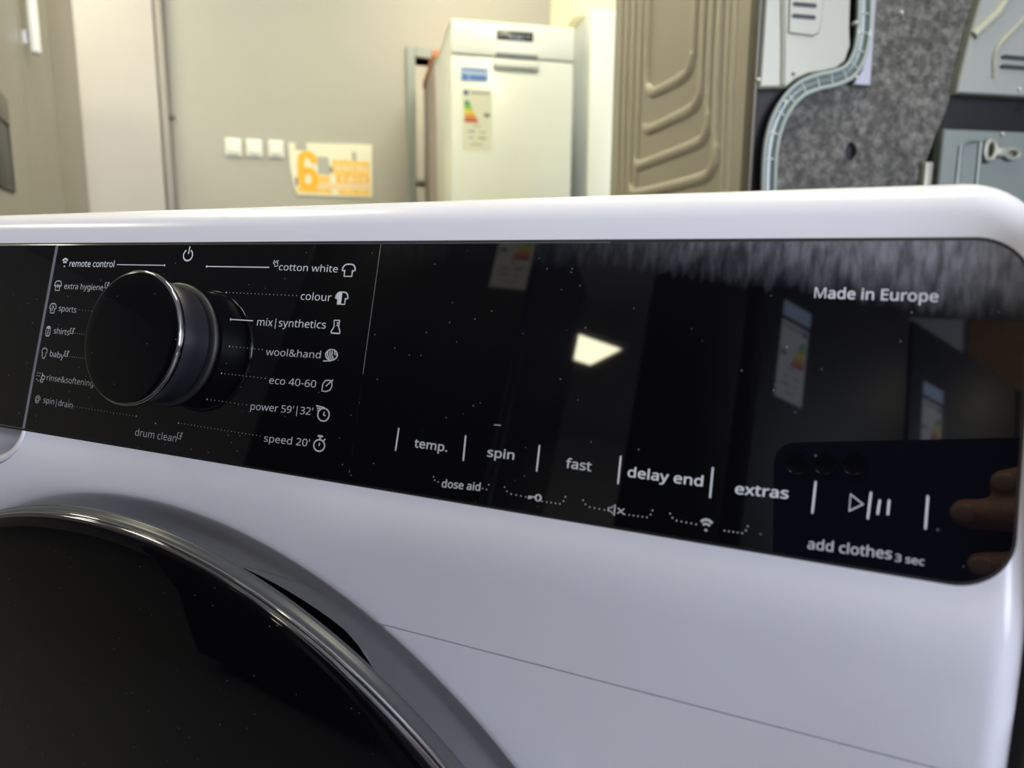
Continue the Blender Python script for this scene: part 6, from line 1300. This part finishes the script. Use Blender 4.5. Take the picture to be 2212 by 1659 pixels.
black_fridge('black_fridge', 'black glossy fridge standing alone left of the slanting row, behind the photographer', (-0.38, -1.02, 0), math.pi - 0.15, None, None)
fr0 = [o for o in bpy.data.objects if o.name == 'black_fridge'][0]
fr0.location = (-0.998, -1.10, 0)
energy_label(fr0, -0.590, 1.405, 0.09, 0.17, -0.0305, 'white_paper')
RA = DY + math.pi / 2
A0 = Vector((0.075, -1.43, 0)); U = Vector((-0.585, 0.81, 0))
black_fridge('black_fridge', 'black glossy fridge nearest in the slanting row, blue sticker over its energy label', A0, RA, -0.165, 1.30, dp=0.40)
black_fridge('black_fridge', 'black glossy fridge second in the slanting row behind the photographer', A0 - U * 0.615, RA, -0.165, 1.30)
black_fridge('black_fridge', 'black glossy fridge third in the slanting row behind the photographer', A0 - U * 1.23, RA, None, None)

# wooden wall cabinets above the row
t = thing('wall_cupboard', 'pale cupboard with wooden sides hanging high behind the black fridges', 'cupboard', (1.2, -3.6, 1.9), 0.0)
box('body', -1.9, 1.2, -0.4, 0.0, 0.0, 0.62, 'pale_wall', t, 0.004)
box('wooden_side', -1.95, -1.9, -0.4, 0.002, 0.0, 0.62, mat('warm_wood', (0.45, 0.27, 0.14), 0.5, var=0.1), t, 0.002)
for k in range(4): box('cupboard_door', -1.88 + 0.77 * k, -1.13 + 0.77 * k, 0.001, 0.02, 0.01, 0.61, 'white_side' if k < 2 else bpy.data.materials['warm_wood'], t, 0.003)

# phone held sideways and the hand around it
CMW = cam.matrix_world.copy()
ph = thing('phone', 'dark navy phone held sideways with three camera lenses, mirrored in the display glass', 'phone')
ph.matrix_world = CMW
b = bmesh.new()
pts = []
for (cx, cy, a0) in ((0.105, 0.000, 0), (-0.018, 0.000, 90), (-0.018, -0.050, 180), (0.105, -0.050, 270)):
    pts += [(cx + 0.012 * math.cos(math.radians(a0 + 15 * k)), cy + 0.012 * math.sin(math.radians(a0 + 15 * k))) for k in range(7)]
r0 = [b.verts.new((x, y, 0.0030)) for x, y in pts]; r1 = [b.verts.new((x, y, 0.0108)) for x, y in pts]
b.faces.new(r0); b.faces.new(r1[::-1])
for i in range(len(pts)): b.faces.new((r0[i], r0[(i + 1) % len(pts)], r1[(i + 1) % len(pts)], r1[i]))
obj('phone_body', b, 'phone', ph)
for lx in (-0.0155, 0.0, 0.0155):
    F2 = Matrix(((1, 0, 0), (0, 0, 1), (0, 1, 0)))
    ln = lathe('camera_lens', [(0.0, 0.0014), (0.0050, 0.0014), (0.0055, 0.0012)], (lx, 0, 0), 'lens', ph, 32, F2)
    lathe('lens_ring', [(0.0055, 0.0014), (0.0064, 0.0010), (0.0066, 0.0031)], (lx, 0, 0), 'lens_rim', ln, 32, F2)

HJ = {'wrist': (0.184, -0.062, 0.050, .021), 'heel': (0.160, -0.046, 0.034, .019), 'palm': (0.142, -0.032, 0.024, .014),
      'k1': (0.134, 0.004, 0.017, .0105), 'k2': (0.137, -0.018, 0.018, .0108), 'k3': (0.135, -0.040, 0.019, .0104), 'k4': (0.130, -0.060, 0.022, .0095)}
FING = [[(0.134, 0.004, 0.015, .0100), (0.127, 0.003, -0.0050, .0090), (0.105, -0.006, -0.0065, .0080), (0.084, -0.010, -0.0050, .0070)],
        [(0.137, -0.018, 0.016, .0102), (0.125, -0.021, -0.0060, .0092), (0.094, -0.024, -0.0075, .0083), (0.068, -0.024, -0.0055, .0072)],
        [(0.135, -0.040, 0.017, .0098), (0.125, -0.043, -0.0060, .0088), (0.098, -0.046, -0.0070, .0080), (0.074, -0.047, -0.0055, .0070)],
        [(0.130, -0.060, 0.021, .0090), (0.116, -0.0700, 0.010, .0078), (0.086, -0.0705, 0.006, .0070), (0.060, -0.0695, 0.006, .0062)],
        [(0.156, -0.040, 0.038, .0150), (0.140, -0.018, 0.032, .0120), (0.122, -0.012, 0.0225, .0095), (0.098, -0.014, 0.0200, .0085)]]


def capsule(bm, a, b):
    pa, pb = Vector(a[:3]), Vector(b[:3]); n = 7
    for k in range(n + 1):
        t = k / n; r = a[3] + (b[3] - a[3]) * t
        bmesh.ops.create_icosphere(bm, subdivisions=2, radius=r, matrix=Matrix.Translation(pa.lerp(pb, t)))


bm = bmesh.new()
for f in FING:
    for a_, b_ in zip(f, f[1:]): capsule(bm, a_, b_)
for a_, b_ in (('wrist', 'heel'), ('heel', 'palm'), ('palm', 'k1'), ('palm', 'k2'), ('palm', 'k3'), ('palm', 'k4'), ('heel', 'k1'), ('heel', 'k4'), ('k1', 'k2'), ('k2', 'k3'), ('k3', 'k4')):
    capsule(bm, HJ[a_], HJ[b_])
capsule(bm, HJ['wrist'], (0.225, -0.105, 0.105, .025)); capsule(bm, (0.225, -0.105, 0.105, .025), (0.285, -0.165, 0.195, .033))
me = bpy.data.meshes.new('hand'); bm.to_mesh(me); bm.free()
hd = bpy.data.objects.new('hand', me); COL.objects.link(hd); me.materials.append(M['skin'])
rm = hd.modifiers.new('remesh', 'REMESH'); rm.mode = 'VOXEL'; rm.voxel_size = 0.0022; rm.use_smooth_shade = True
sm_ = hd.modifiers.new('smooth', 'SMOOTH'); sm_.factor = 0.6; sm_.iterations = 5
hd.matrix_world = CMW
tag(hd, 'hand gripping the right end of the phone, fingers mirrored in the display glass', 'hand')
sl = obj('sleeve', tube_bm([(0.240, -0.121, 0.128), (0.285, -0.165, 0.195), (0.345, -0.225, 0.285)], [0.036, 0.042, 0.048], 16), 'sleeve', hd, True)
# finger nails on the visible finger tips
for f in FING[:3]:
    p = Vector(f[3][:3]); d = (Vector(f[3][:3]) - Vector(f[2][:3])).normalized()
    nb = bmesh.new(); bmesh.ops.create_uvsphere(nb, u_segments=16, v_segments=8, radius=1.0)
    for v in nb.verts: v.co = p - d * 0.001 + Vector((v.co.x * 0.0052, v.co.y * 0.0042, -f[3][3] * 0.86 + v.co.z * 0.0010))
    obj('finger_nail', nb, mat('nail', (0.60, 0.38, 0.32), 0.25), hd, True)
